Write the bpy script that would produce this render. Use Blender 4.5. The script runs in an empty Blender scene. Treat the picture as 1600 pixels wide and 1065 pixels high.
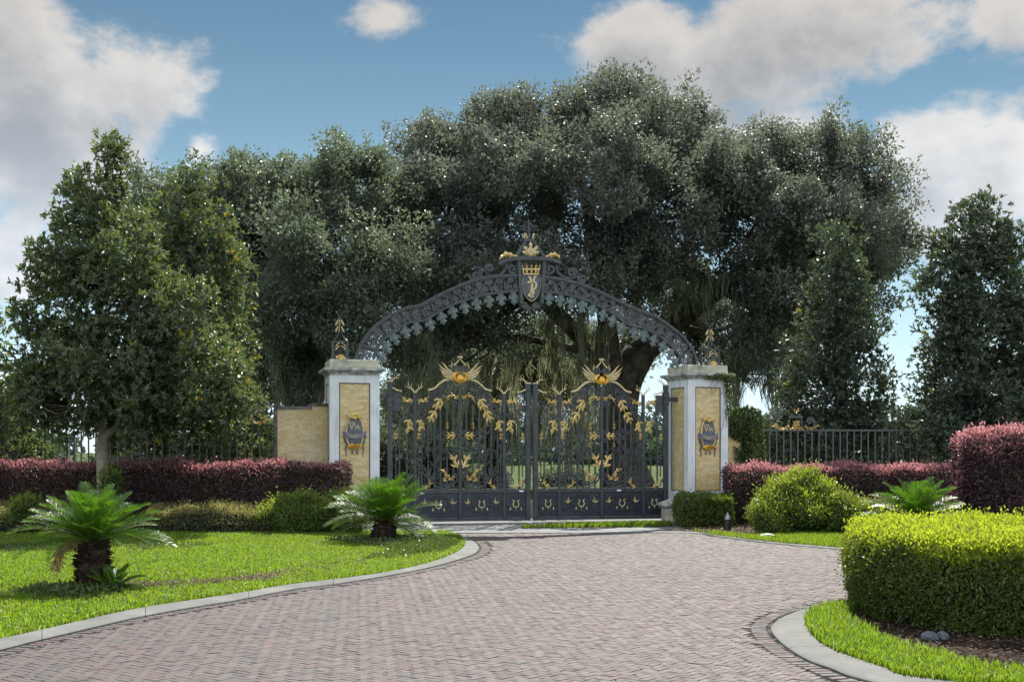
import bpy, math, random
import numpy as np
from mathutils.geometry import tessellate_polygon
from mathutils import Vector

rng = np.random.default_rng(7)
random.seed(7)
SC = bpy.context.scene
COL = SC.collection
PI = math.pi

# ---------------------------------------------------------------- photo <-> world
F, CX, HY, EYE = 1931.0, 800.0, 706.0, 1.6
def P(px, py, Y):
    return np.array([(px - CX) / F * Y, Y, EYE - (py - HY) / F * Y])
def G(px, py):
    Y = EYE * F / (py - HY)
    return ((px - CX) / F * Y, Y)

# ---------------------------------------------------------------- mesh builder
class MB:
    def __init__(s):
        s.v = []; s.f = []; s.n = 0
    def add(s, verts, faces, mi=0, smooth=False):
        verts = np.asarray(verts, dtype=np.float64).reshape(-1, 3)
        if isinstance(faces, np.ndarray):
            groups = [faces]
        else:
            d = {}
            for f in faces:
                d.setdefault(len(f), []).append(f)
            groups = [np.array(x) for x in d.values()]
        for g in groups:
            if len(g):
                s.f.append((g.astype(np.int64) + s.n, mi, smooth))
        s.v.append(verts); s.n += len(verts)
        return s
    def merge(s, o, mi=None):
        for g, m, sm in o.f:
            s.f.append((g + s.n, m if mi is None else mi, sm))
        s.v += o.v; s.n += o.n
        return s
    def box(s, x0, x1, y0, y1, z0, z1, mi=0, bev=0.0):
        if bev <= 0:
            v = [(x0,y0,z0),(x1,y0,z0),(x1,y1,z0),(x0,y1,z0),(x0,y0,z1),(x1,y0,z1),(x1,y1,z1),(x0,y1,z1)]
            return s.add(v, [(0,3,2,1),(4,5,6,7),(0,1,5,4),(1,2,6,5),(2,3,7,6),(3,0,4,7)], mi)
        b = bev
        loops = []
        for z, i in ((z0, b), (z0 + b, 0), (z1 - b, 0), (z1, b)):
            c = min(b, .45*(x1-x0), .45*(y1-y0))
            i2 = i
            loops.append([(x0+c+i2*0,y0+i2,z),(x1-c,y0+i2,z),(x1-i2,y0+c,z),(x1-i2,y1-c,z),(x1-c,y1-i2,z),(x0+c,y1-i2,z),(x0+i2,y1-c,z),(x0+i2,y0+c,z)])
        return s.loft(loops, mi)
    def loft(s, loops, mi=0, caps=True, closed=True, smooth=False):
        L = [np.asarray(l, dtype=float) for l in loops]
        n = len(L[0]); v = np.concatenate(L)
        f = []
        for k in range(len(L) - 1):
            for i in range(n if closed else n - 1):
                j = (i + 1) % n
                f.append((k*n+i, k*n+j, (k+1)*n+j, (k+1)*n+i))
        if caps and closed:
            f.append(tuple(range(n - 1, -1, -1)))
            f.append(tuple((len(L)-1)*n + i for i in range(n)))
        return s.add(v, f, mi, smooth)
    def tube(s, path, rad, sides=8, mi=0, smooth=True, flat=None):
        p = np.asarray(path, dtype=float); n = len(p)
        r = np.broadcast_to(np.asarray(rad, dtype=float), (n,))
        t = np.gradient(p, axis=0); t /= np.maximum(np.linalg.norm(t, axis=1, keepdims=True), 1e-9)
        u = np.zeros_like(t)
        a = np.array([0, 0, 1.0]) if abs(t[0][2]) < .9 else np.array([1.0, 0, 0])
        for i in range(n):
            a = a - t[i] * a.dot(t[i]); a /= max(np.linalg.norm(a), 1e-9); u[i] = a
        w = np.cross(t, u)
        ang = np.linspace(0, 2*PI, sides, endpoint=False)
        ca, sa = np.cos(ang), np.sin(ang)
        v = p[:, None] + r[:, None, None] * (ca[None, :, None]*u[:, None] + sa[None, :, None]*w[:, None])
        return s.loft(list(v), mi, True, True, smooth)
    def bar(s, path, w, d, y=0.0, mi=0):
        """flat bar swept along a polyline in the XZ plane; w in the plane, d deep, centred on y"""
        p = np.asarray(path, dtype=float); n = len(p)
        if n < 2: return s
        t = np.gradient(p, axis=0); t /= np.maximum(np.linalg.norm(t, axis=1, keepdims=True), 1e-9)
        nn = np.stack([-t[:, 1], t[:, 0]], 1)
        w = np.broadcast_to(np.asarray(w, dtype=float), (n,))[:, None]
        a = p + nn*w/2; b = p - nn*w/2
        def mk(q, yy): return np.stack([q[:, 0], np.full(n, yy), q[:, 1]], 1)
        v = np.stack([mk(a, y-d/2), mk(b, y-d/2), mk(b, y+d/2), mk(a, y+d/2)], 1)
        return s.loft(list(v), mi)
    def leaf(s, path, w, lobes=3, y=0.0, thick=.012, bulge=.02, mi=0, taper=1.0, depth=.68):
        """gilded acanthus leaf along a path in XZ: toothed outline, raised midrib, real thickness"""
        p = np.asarray(path, dtype=float)
        seg = np.concatenate([[0], np.cumsum(np.linalg.norm(np.diff(p, axis=0), axis=1))])
        m = lobes*6 + 1
        tt = np.linspace(0, seg[-1], m)
        q = np.stack([np.interp(tt, seg, p[:, 0]), np.interp(tt, seg, p[:, 1])], 1)
        t = np.gradient(q, axis=0); t /= np.maximum(np.linalg.norm(t, axis=1, keepdims=True), 1e-9)
        nn = np.stack([-t[:, 1], t[:, 0]], 1)
        u = np.linspace(0, 1, m)
        env = np.sin(PI*np.clip(u*.88+.09, 0, 1))**.8 * (1-.3*u*taper)
        tooth = 1 - depth*np.abs(((u*lobes) % 1.0))
        hw = (w/2*env*tooth)[:, None]; hw[-1] = 0.0008
        fwd = t*hw*0.5
        L = q + nn*hw + fwd; R = q - nn*hw + fwd
        def mk(c, yy): return np.stack([c[:, 0], np.full(m, yy) if np.isscalar(yy) else yy, c[:, 1]], 1)
        yr = y - bulge*env - thick/2
        loops = [np.array([a, b, c, d]) for a, b, c, d in zip(mk(L, y-thick/2), mk(q, yr), mk(R, y-thick/2), mk(q, y+thick/2))]
        return s.loft(loops, mi)
    def ellipsoid(s, c, r, nu=16, nv=10, mi=0, smooth=True):
        loops = []
        for k in range(nv + 1):
            a = -PI/2 + PI*k/nv
            rr = max(math.cos(a), .002)
            loops.append([(c[0]+r[0]*rr*math.cos(t), c[1]+r[1]*rr*math.sin(t), c[2]+r[2]*math.sin(a)) for t in np.linspace(0, 2*PI, nu, endpoint=False)])
        return s.loft(loops, mi, True, True, smooth)
    def prism(s, poly, z0, z1, mi=0, mi_side=None, bottom=False):
        poly = [tuple(p[:2]) for p in poly]
        A = sum(poly[i][0]*poly[(i+1) % len(poly)][1]-poly[(i+1) % len(poly)][0]*poly[i][1] for i in range(len(poly)))
        if A < 0: poly = poly[::-1]
        n = len(poly)
        tri = tessellate_polygon([[Vector((x, y, 0)) for x, y in poly]])
        up = []
        for a, b, c in tri:
            x1, y1 = poly[a]; x2, y2 = poly[b]; x3, y3 = poly[c]
            up.append((a, b, c) if (x2-x1)*(y3-y1)-(x3-x1)*(y2-y1) > 0 else (a, c, b))
        s.add([(x, y, z1) for x, y in poly], up, mi)
        if z0 is not None:
            v = [(x, y, z1) for x, y in poly] + [(x, y, z0) for x, y in poly]
            s.add(v, [(i, n+i, n+(i+1) % n, (i+1) % n) for i in range(n)], mi if mi_side is None else mi_side)
        return s

ORG = {}
def to_mesh(name, mb, mats, org=(0, 0, 0)):
    me = bpy.data.meshes.new(name)
    v = np.concatenate(mb.v) - np.asarray(org, dtype=float)
    me.vertices.add(len(v)); me.vertices.foreach_set("co", v.astype(np.float32).ravel())
    nl = sum(g.size for g, _, _ in mb.f); npoly = sum(len(g) for g, _, _ in mb.f)
    me.loops.add(nl); me.polygons.add(npoly)
    me.loops.foreach_set("vertex_index", np.concatenate([g.ravel() for g, _, _ in mb.f]).astype(np.int32))
    tot = np.concatenate([np.full(len(g), g.shape[1]) for g, _, _ in mb.f])
    st = np.concatenate([[0], np.cumsum(tot)[:-1]])
    me.polygons.foreach_set("loop_start", st.astype(np.int32))
    try: me.polygons.foreach_set("loop_total", tot.astype(np.int32))
    except Exception: pass
    me.polygons.foreach_set("material_index", np.concatenate([np.full(len(g), m) for g, m, _ in mb.f]).astype(np.int32))
    me.polygons.foreach_set("use_smooth", np.concatenate([np.full(len(g), sm) for g, _, sm in mb.f]))
    for m in (mats if isinstance(mats, (list, tuple)) else [mats]): me.materials.append(m)
    me.update(calc_edges=True); me.validate()
    return me
def tag(o, label=None, cat=None, group=None, kind=None):
    if label: o['label'] = label
    if cat: o['category'] = cat
    if group: o['group'] = group
    if kind: o['kind'] = kind
    return o
def thing(name, label, cat, loc=(0, 0, 0), rz=0.0, group=None, local=False):
    o = bpy.data.objects.new(name, None); COL.objects.link(o)
    o.empty_display_size = .3
    o.location = loc; o.rotation_euler = (0, 0, rz)
    ORG[o] = (0, 0, 0) if local else tuple(loc)
    return tag(o, label, cat, group)
def part(name, mb, mats, parent=None, label=None):
    org = ORG[parent] if parent is not None else (0, 0, 0)
    o = bpy.data.objects.new(name, to_mesh(name, mb, mats, org)); COL.objects.link(o)
    if parent is not None:
        o.parent = parent; ORG[o] = org
    if label: o['label'] = label
    return o
def struct(name, mb, mats):
    return tag(part(name, mb, mats), kind='structure')
def copy_tree(o, parent=None):
    c = o.copy(); COL.objects.link(c)
    if parent is not None: c.parent = parent
    for ch in list(o.children): copy_tree(ch, c)
    ORG[c] = ORG[o]
    return c

# ---------------------------------------------------------------- noise, geometry helpers
def fnoise(p, f=1.0, seed=0):
    r = np.random.default_rng(seed + 100)
    out = np.zeros(len(p)); a = 1.0
    for o in range(3):
        for k in range(3):
            d = r.normal(size=3); d /= np.linalg.norm(d)
            out += a*np.sin(p @ (d*f*2**o*2.2) + r.uniform(0, 6.28))
        a *= .55
    return out/3.2
def unit(v):
    return v/np.maximum(np.linalg.norm(v, axis=-1, keepdims=True), 1e-9)
def rand_dir(n):
    return unit(rng.normal(size=(n, 3)))
def inside(poly, p):
    poly = np.asarray(poly, dtype=float); r = np.zeros(len(p), bool)
    x, y = p[:, 0], p[:, 1]; j = len(poly) - 1
    for i in range(len(poly)):
        xi, yi = poly[i]; xj, yj = poly[j]
        c = ((yi > y) != (yj > y)) & (x < (xj-xi)*(y-yi)/(yj-yi+1e-12)+xi)
        r ^= c; j = i
    return r
def bdist(poly, p, closed=True):
    poly = np.asarray(poly, dtype=float); d = np.full(len(p), 1e9); n = len(poly)
    for i in range(n if closed else n-1):
        a = poly[i]; b = poly[(i+1) % n]; ab = b-a
        t = np.clip(((p-a) @ ab)/max(ab @ ab, 1e-9), 0, 1)
        d = np.minimum(d, np.linalg.norm(p-(a+t[:, None]*ab), axis=1))
    return d
def smooth_line(pts, n=8):
    """Catmull-Rom through the points (open)"""
    p = np.asarray(pts, dtype=float)
    q = np.vstack([2*p[0]-p[1], p, 2*p[-1]-p[-2]])
    out = []
    for i in range(1, len(q)-2):
        for t in np.linspace(0, 1, n, endpoint=False):
            a, b, c, d = q[i-1], q[i], q[i+1], q[i+2]
            out.append(.5*((2*b)+(-a+c)*t+(2*a-5*b+4*c-d)*t*t+(-a+3*b-3*c+d)*t**3))
    out.append(p[-1])
    return np.array(out)
def spiral(cx, cy, R, turns=1.6, a0=0.0, dirn=1, r_end=.16, n=None):
    n = n or int(turns*16)
    t = np.linspace(0, 1, n)
    a = a0 + dirn*2*PI*turns*t; r = R*(1-(1-r_end)*t)
    return np.stack([cx+r*np.cos(a), cy+r*np.sin(a)], 1)

def parts_by_contact(name, pieces, mats, parent, gap=.03):
    """pieces that touch become one part; pieces that do not are parts of their own"""
    n = len(pieces); grp = list(range(n)); P_ = [np.concatenate(m.v) for m in pieces]
    lo = [p.min(0)-gap for p in P_]; hi = [p.max(0)+gap for p in P_]
    def find(i):
        while grp[i] != i: i = grp[i]
        return i
    for i in range(n):
        for j in range(i):
            if find(i) == find(j) or np.any(lo[i] > hi[j]) or np.any(lo[j] > hi[i]): continue
            if np.min(np.linalg.norm(P_[i][:, None]-P_[j][None], axis=2)) < gap: grp[find(i)] = find(j)
    for g in sorted(set(find(i) for i in range(n))):
        mb = MB()
        for i in range(n):
            if find(i) == g: mb.merge(pieces[i])
        part(name, mb, mats, parent)

def acanthus(path, w, lobes, y, thick=.014, bulge=.024):
    """open gilded leaf: a slim spine leaf with curling side lobes"""
    p = np.asarray(path, dtype=float); mb = MB().leaf(p, w*.50, lobes, y, thick, bulge, depth=.4)
    s = np.concatenate([[0], np.cumsum(np.linalg.norm(np.diff(p, axis=0), axis=1))]); T = unit(np.gradient(p, axis=0))
    for i in range(lobes+1):
        u = (i+.25)/(lobes+1)*.86*s[-1]; q = np.array([np.interp(u, s, p[:, 0]), np.interp(u, s, p[:, 1])]); tg = np.array([np.interp(u, s, T[:, 0]), np.interp(u, s, T[:, 1])])
        k = w*(.72-.30*i/(lobes+1))
        for sg in (-1, 1):
            nr = np.array([-tg[1], tg[0]])*sg
            mb.leaf([q, q+nr*k*.42+tg*k*.22, q+nr*k*.74+tg*k*.62, q+nr*k*.70+tg*k*.90], w*.34, 1, y-.004*(i+1), thick, bulge*.8, depth=.15)
    return mb
def ovals(mb, c, axis, nrm, length, width, mi=0, fold=.16):
    """one oval leaf per row, folded along its midrib"""
    n = len(c); axis = unit(axis)
    side = unit(np.cross(axis, nrm)); nn = np.cross(side, axis)
    L = np.broadcast_to(np.asarray(length, dtype=float), (n,))[:, None]; W = np.broadcast_to(np.asarray(width, dtype=float), (n,))[:, None]
    m1 = c + axis*L*.30 + nn*W*fold; m2 = c + axis*L*.70 + nn*W*fold*.9; tip = c + axis*L - nn*W*.12
    v = np.stack([c, m1-side*W*.46, m2-side*W*.42, tip, m2+side*W*.42, m1+side*W*.46], 1).reshape(-1, 3)
    k = np.arange(n)[:, None]*6
    return mb.add(v, np.concatenate([k + np.array([[0, 1, 2, 3]]), k + np.array([[0, 3, 4, 5]])]), mi)

def leaves(mb, c, axis, nrm, length, width, mi=0, fold=.18):
    """one folded diamond-shaped leaf per row, 4 vertices and 2 faces each"""
    n = len(c); axis = unit(axis)
    side = unit(np.cross(axis, nrm)); nn = np.cross(side, axis)
    L = np.broadcast_to(np.asarray(length, dtype=float), (n,))[:, None]; W = np.broadcast_to(np.asarray(width, dtype=float), (n,))[:, None]
    base = c; tip = c + axis*L; mid = c + axis*L*.48
    l = mid + side*W/2 + nn*W*fold; r = mid - side*W/2 + nn*W*fold
    v = np.stack([base, r, tip, l], 1).reshape(-1, 3)
    k = np.arange(n)[:, None]*4
    f = np.concatenate([k + np.array([[0, 1, 2]]), k + np.array([[0, 2, 3]])])
    return mb.add(v, f, mi)

# ---------------------------------------------------------------- materials
class NT:
    def __init__(s, tree): s.t = tree; s.n = tree.nodes; s.l = tree.links
    def new(s, typ, **kw):
        nd = s.n.new(typ)
        for k, v in kw.items(): setattr(nd, k, v)
        return nd
    def put(s, sock, v):
        if isinstance(v, bpy.types.NodeSocket): s.l.new(v, sock)
        elif isinstance(v, (tuple, list)) and len(v) == 3 and sock.type == 'RGBA': sock.default_value = (*v, 1)
        else: sock.default_value = v
    def math(s, op, a, b=0.0, c=0.0, clamp=False):
        nd = s.new('ShaderNodeMath', operation=op, use_clamp=clamp)
        for i, v in enumerate((a, b, c)): s.put(nd.inputs[i], v)
        return nd.outputs[0]
    def vmath(s, op, a, b=(0, 0, 0), out=0):
        nd = s.new('ShaderNodeVectorMath', operation=op)
        s.put(nd.inputs[0], a); s.put(nd.inputs[1], b)
        return nd.outputs[out]
    def mix(s, fac, a, b, blend='MIX'):
        nd = s.new('ShaderNodeMix', data_type='RGBA', blend_type=blend)
        s.put(nd.inputs[0], fac); s.put(nd.inputs[6], a); s.put(nd.inputs[7], b)
        return nd.outputs[2]
    def step(s, v, lo, hi, a=0.0, b=1.0):
        nd = s.new('ShaderNodeMapRange', interpolation_type='SMOOTHSTEP')
        s.put(nd.inputs[0], v)
        for i, x in enumerate((lo, hi, a, b)): s.put(nd.inputs[i+1], x)
        return nd.outputs[0]
    def ramp(s, fac, stops, interp='LINEAR'):
        nd = s.new('ShaderNodeValToRGB'); r = nd.color_ramp; r.interpolation = interp
        while len(r.elements) < len(stops): r.elements.new(.5)
        for e, (p, c) in zip(r.elements, stops): e.position = p; e.color = (*c, 1)
        s.put(nd.inputs[0], fac)
        return nd.outputs[0]
    def noise(s, vec, scale, detail=4, rough=.55, dist=0.0, out=0):
        nd = s.new('ShaderNodeTexNoise')
        if vec is not None: s.l.new(vec, nd.inputs['Vector'])
        nd.inputs['Scale'].default_value = scale; nd.inputs['Detail'].default_value = detail
        nd.inputs['Roughness'].default_value = rough; nd.inputs['Distortion'].default_value = dist
        return nd.outputs[out]
    def obj(s): return s.new('ShaderNodeTexCoord').outputs['Object']
    def pos(s): return s.new('ShaderNodeNewGeometry').outputs['Position']
    def island(s): return s.new('ShaderNodeNewGeometry').outputs['Random Per Island']
def mat(name):
    m = bpy.data.materials.new(name); m.use_nodes = True
    t = NT(m.node_tree); b = t.n['Principled BSDF']
    return m, t, b
def simple(name, c1, c2, scale=6, rough=.6, metal=0.0, spec=.5, bump=0.0, bscale=40, detail=5):
    m, t, b = mat(name)
    n = t.noise(t.obj(), scale, detail)
    t.put(b.inputs['Base Color'], t.mix(t.step(n, .3, .7), c1, c2))
    b.inputs['Roughness'].default_value = rough; b.inputs['Metallic'].default_value = metal
    b.inputs['Specular IOR Level'].default_value = spec
    if bump:
        bn = t.new('ShaderNodeBump'); bn.inputs['Strength'].default_value = bump; bn.inputs['Distance'].default_value = .01
        t.put(bn.inputs['Height'], t.noise(t.obj(), bscale, 6)); t.put(b.inputs['Normal'], bn.outputs[0])
    return m
def leaf_mat(name, cols, tcol, trans=.4, rough=.38, spec=.5, nscale=.8, ncol=(.6, .65, .6), namt=.5):
    """cols: ramp stops of leaf colours picked per leaf; tcol: colour of light shining through"""
    m, t, b = mat(name)
    r = t.island()
    c = t.ramp(r, cols)
    n = t.step(t.noise(t.pos(), nscale, 3), .35, .65)
    c = t.mix(t.math('MULTIPLY', n, namt), c, t.mix(1.0, c, ncol, 'MULTIPLY'))
    t.put(b.inputs['Base Color'], c)
    b.inputs['Roughness'].default_value = rough; b.inputs['Specular IOR Level'].default_value = spec
    tr = t.new('ShaderNodeBsdfTranslucent')
    t.put(tr.inputs['Color'], t.mix(.7, c, tcol))
    mx = t.new('ShaderNodeMixShader'); mx.inputs[0].default_value = trans
    t.l.new(b.outputs[0], mx.inputs[1]); t.l.new(tr.outputs[0], mx.inputs[2])
    t.l.new(mx.outputs[0], t.n['Material Output'].inputs['Surface'])
    return m

M = {}
M['iron'] = simple('wrought_iron', (.038, .045, .053), (.070, .079, .090), 9, .42, .35, .5, .15, 60)
M['iron_blue'] = simple('painted_iron_plate', (.022, .030, .048), (.038, .050, .074), 3, .38, .2, .5, .1, 30)
M['iron_light'] = simple('pale_iron_filigree', (.085, .088, .098), (.15, .15, .165), 9, .45, .25, .5, .15, 60)  # iron in a paler grey, for the arch filigree
M['bark_oak'] = simple('dark_oak_bark', (.030, .026, .022), (.10, .088, .070), 3.2, .9, 0, .2, 1.0, 13)
M['iron_fence'] = simple('weathered_fence_iron', (.075, .090, .088), (.13, .15, .145), 9, .5, .2, .5, .15, 60)
M['gold'] = simple('gilding', (.50, .36, .11), (.74, .57, .25), 14, .36, .4, .6, .2, 50)
M['palegold'] = simple('worn_gilding', (.46, .37, .19), (.66, .56, .34), 14, .42, .3, .5, .2, 50)
M['orange_gold'] = simple('deep_gilding', (.66, .34, .04), (.85, .52, .10), 16, .34, .45)
M['patina'] = simple('patina_green', (.09, .13, .135), (.18, .23, .23), 10, .6, .1, .4, .2, 40)
M['slate'] = simple('slate_enamel', (.07, .085, .11), (.12, .14, .17), 12, .4, .1)
M['violet'] = simple('violet_ribbon', (.11, .11, .19), (.18, .18, .28), 12, .5)
M['label_white'] = simple('white_label', (.7, .7, .7), (.8, .8, .8), 5, .5)
M['bark'] = simple('bark', (.07, .055, .042), (.19, .155, .12), 3.5, .9, 0, .2, 1.0, 14)
M['bark_pale'] = simple('pale_bark', (.17, .15, .11), (.34, .31, .25), 4.5, .9, 0, .2, .8, 18)
M['bark_dark'] = simple('dark_bark', (.02, .017, .013), (.07, .058, .045), 3, .95, 0, .15, 1.0, 12)
M['cycadtrunk'] = simple('cycad_trunk', (.018, .013, .01), (.07, .05, .035), 14, .95, 0, .2, .8, 40)
M['black'] = simple('black_lamp', (.012, .012, .013), (.025, .025, .026), 5, .4)
M['rockw'] = simple('white_rock', (.45, .46, .46), (.68, .68, .66), 8, .85, 0, .3, .5, 20)
M['rockg'] = simple('grey_rock', (.09, .11, .135), (.21, .23, .26), 8, .8, 0, .3, .5, 20)
M['steel'] = simple('galvanised_pipe', (.28, .30, .32), (.40, .42, .44), 8, .5, .4)

def stucco_mat():
    m, t, b = mat('painted_stucco')
    o = t.obj()
    mp = t.new('ShaderNodeMapping'); t.l.new(o, mp.inputs[0]); mp.inputs['Scale'].default_value = (9, 9, 1.1)
    streak = t.step(t.noise(mp.outputs[0], 1.0, 5, .65), .50, .74)
    blot = t.step(t.noise(o, 2.2, 5, .6), .45, .75)
    c = t.mix(t.math('MULTIPLY', streak, .6), (.72, .77, .82), (.34, .38, .38))
    c = t.mix(t.math('MULTIPLY', blot, .5), c, (.44, .50, .48))
    t.put(b.inputs['Base Color'], c); b.inputs['Roughness'].default_value = .8; b.inputs['Specular IOR Level'].default_value = .25
    bn = t.new('ShaderNodeBump'); bn.inputs['Strength'].default_value = .35; bn.inputs['Distance'].default_value = .006
    t.put(bn.inputs['Height'], t.noise(o, 70, 5)); t.put(b.inputs['Normal'], bn.outputs[0])
    return m
M['stucco'] = stucco_mat()
def capstone_mat():
    m, t, b = mat('weathered_capstone')
    o = t.obj()
    n = t.noise(o, 3.5, 6, .65)
    c = t.ramp(n, [(.3, (.16, .16, .13)), (.45, (.42, .42, .33)), (.62, (.58, .57, .46)), (.8, (.36, .40, .33))])
    t.put(b.inputs['Base Color'], c); b.inputs['Roughness'].default_value = .9
    bn = t.new('ShaderNodeBump'); bn.inputs['Strength'].default_value = .5; bn.inputs['Distance'].default_value = .008
    t.put(bn.inputs['Height'], t.noise(o, 30, 6)); t.put(b.inputs['Normal'], bn.outputs[0])
    return m
M['cap'] = capstone_mat()
M['dirtycap'] = simple('mossy_moulding', (.18, .19, .17), (.56, .58, .57), 7, .9, 0, .2, .4, 30)
M['wallcap'] = simple('dark_coping', (.05, .05, .05), (.20, .20, .19), 8, .9, 0, .2, .4, 30)
def marble_mat(name, c1, c2, c3, vs=1.6):
    m, t, b = mat(name)
    o = t.obj()
    n = t.noise(o, vs, 6, .6, .8)
    base = t.ramp(n, [(.3, c1), (.5, c2), (.7, c3)])
    mp = t.new('ShaderNodeMapping'); t.l.new(o, mp.inputs[0]); mp.inputs['Rotation'].default_value = (0, .7, .3); mp.inputs['Scale'].default_value = (1, 1, 2.6)
    v = t.noise(mp.outputs[0], 2.6, 7, .62, 1.6)
    vein = t.math('SUBTRACT', 1.0, t.step(t.math('ABSOLUTE', t.math('SUBTRACT', v, .5)), 0.0, .035))
    c = t.mix(t.math('MULTIPLY', vein, .45), base, (.30, .24, .13))
    pale = t.math('SUBTRACT', 1.0, t.step(t.math('ABSOLUTE', t.math('SUBTRACT', t.noise(mp.outputs[0], 1.7, 6, .6, 1.2), .52)), 0.0, .05))
    c = t.mix(t.math('MULTIPLY', pale, .7), c, (.74, .65, .46))
    pt = t.step(t.noise(o, 3.1, 5, .6), .52, .68)
    c = t.mix(t.math('MULTIPLY', pt, .4), c, (.46, .29, .10))
    t.put(b.inputs['Base Color'], c); b.inputs['Roughness'].default_value = .42; b.inputs['Specular IOR Level'].default_value = .4
    return m
M['marble'] = marble_mat('ochre_marble', (.52, .37, .14), (.60, .47, .22), (.58, .50, .30))
M['wallplaster'] = marble_mat('ochre_plaster', (.55, .40, .17), (.62, .50, .27), (.60, .52, .34), 1.1)
M['frame'] = simple('panel_frame', (.09, .07, .055), (.16, .12, .09), 8, .7)

def paver_mat():
    m, t, b = mat('tumbled_clay_pavers')
    r = t.island(); p = t.pos()
    c = t.ramp(r, [(.0, (.146, .106, .100)), (.2, (.132, .114, .110)), (.4, (.150, .122, .115)), (.55, (.118, .110, .109)), (.75, (.138, .118, .112)), (.92, (.102, .096, .097)), (1, (.168, .112, .100))])
    big = t.step(t.noise(p, .35, 4), .35, .68)
    c = t.mix(t.math('MULTIPLY', big, .35), c, t.mix(1.0, c, (.72, .72, .74), 'MULTIPLY'))
    fine = t.noise(p, 60, 4, .7)
    c = t.mix(t.step(fine, .3, .75, 0, .45), c, t.mix(1.0, c, (.6, .58, .57), 'MULTIPLY'))
    spot = t.step(t.noise(p, 3.2, 6, .72), .58, .74)
    c = t.mix(t.math('MULTIPLY', spot, .5), c, (.075, .068, .064))
    mp = t.new('ShaderNodeMapping'); t.l.new(p, mp.inputs[0]); mp.inputs['Scale'].default_value = (.9, .16, 1); mp.inputs['Rotation'].default_value = (0, 0, .25)
    trk = t.step(t.noise(mp.outputs[0], 1.0, 4, .6), .52, .70)
    c = t.mix(t.math('MULTIPLY', trk, .38), c, (.085, .08, .078))
    t.put(b.inputs['Base Color'], c)
    t.put(b.inputs['Roughness'], t.step(t.noise(p, 8, 4), .3, .7, .60, .82)); b.inputs['Specular IOR Level'].default_value = .28
    bn = t.new('ShaderNodeBump'); bn.inputs['Strength'].default_value = .7; bn.inputs['Distance'].default_value = .006
    t.put(bn.inputs['Height'], t.noise(p, 45, 5, .65)); t.put(b.inputs['Normal'], bn.outputs[0])
    return m
M['paver'] = paver_mat()
def joint_mat():
    m, t, b = mat('joint_sand')
    p = t.pos()
    n = t.step(t.noise(p, 9, 4, .6), .44, .58)
    t.put(b.inputs['Base Color'], t.mix(n, (.022, .019, .017), (.130, .115, .104))); b.inputs['Roughness'].default_value = .95; b.inputs['Specular IOR Level'].default_value = .1
    return m
M['joint'] = joint_mat()
def concrete_mat(name, c1, c2, c3):
    m, t, b = mat(name)
    p = t.pos()
    c = t.ramp(t.noise(p, 1.6, 7, .65), [(.3, c1), (.5, c2), (.7, c3)])
    st = t.step(t.noise(p, 7, 5, .7), .60, .78)
    c = t.mix(t.math('MULTIPLY', st, .45), c, (.12, .12, .11))
    t.put(b.inputs['Base Color'], c); b.inputs['Roughness'].default_value = .8; b.inputs['Specular IOR Level'].default_value = .3
    bn = t.new('ShaderNodeBump'); bn.inputs['Strength'].default_value = .4; bn.inputs['Distance'].default_value = .005
    t.put(bn.inputs['Height'], t.noise(p, 60, 5, .65)); t.put(b.inputs['Normal'], bn.outputs[0])
    return m
M['concrete'] = concrete_mat('kerb_concrete', (.11, .116, .113), (.155, .16, .155), (.21, .215, .205))
M['apron'] = concrete_mat('apron_concrete', (.13, .14, .15), (.18, .19, .20), (.23, .24, .24))
M['soil'] = simple('lawn_soil', (.035, .045, .015), (.10, .085, .045), 2.5, .95, 0, .1, .6, 25)
M['mulch'] = simple('mulch_soil', (.018, .014, .011), (.06, .045, .035), 5, .95, 0, .1, .8, 30)
M['pasture'] = simple('pasture_ground', (.05, .085, .02), (.09, .12, .035), .15, .95, 0, .1)

def grass_mat():
    m, t, b = mat('grass_blades')
    r = t.island(); p = t.pos()
    c = t.ramp(r, [(0, (.050, .115, .010)), (.35, (.095, .18, .013)), (.7, (.15, .235, .018)), (.88, (.20, .25, .05)), (.95, (.33, .36, .20)), (1, (.46, .46, .34))])
    pt = t.step(t.noise(p, .9, 4), .35, .65)
    c = t.mix(t.math('MULTIPLY', pt, .55), c, t.mix(1.0, c, (.50, .66, .5), 'MULTIPLY'))
    dry = t.step(t.noise(p, 1.7, 5, .65), .56, .72)
    c = t.mix(t.math('MULTIPLY', dry, .5), c, (.26, .25, .07))
    t.put(b.inputs['Base Color'], c); b.inputs['Roughness'].default_value = .45; b.inputs['Specular IOR Level'].default_value = .35
    tr = t.new('ShaderNodeBsdfTranslucent'); t.put(tr.inputs['Color'], t.mix(.6, c, (.42, .64, .02)))
    mx = t.new('ShaderNodeMixShader'); mx.inputs[0].default_value = .54
    t.l.new(b.outputs[0], mx.inputs[1]); t.l.new(tr.outputs[0], mx.inputs[2])
    t.l.new(mx.outputs[0], t.n['Material Output'].inputs['Surface'])
    return m
M['grass'] = grass_mat()
M['chips'] = leaf_mat('mulch_chips', [(0, (.03, .02, .015)), (.5, (.09, .06, .045)), (.85, (.16, .11, .08)), (1, (.3, .25, .2))], (.1, .06, .03), .05, .9, .1)
M['litter'] = leaf_mat('dry_leaf_litter', [(0, (.10, .07, .05)), (.5, (.22, .16, .11)), (.85, (.32, .26, .19)), (1, (.45, .40, .33))], (.2, .12, .05), .15, .8, .2)
M['oak'] = leaf_mat('live_oak_leaves', [(0, (.044, .066, .054)), (.5, (.070, .096, .074)), (.9, (.10, .125, .09)), (1, (.15, .16, .11))], (.28, .36, .18), .38, .47, 1.0, .45, (.42, .50, .50), .9)
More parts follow.
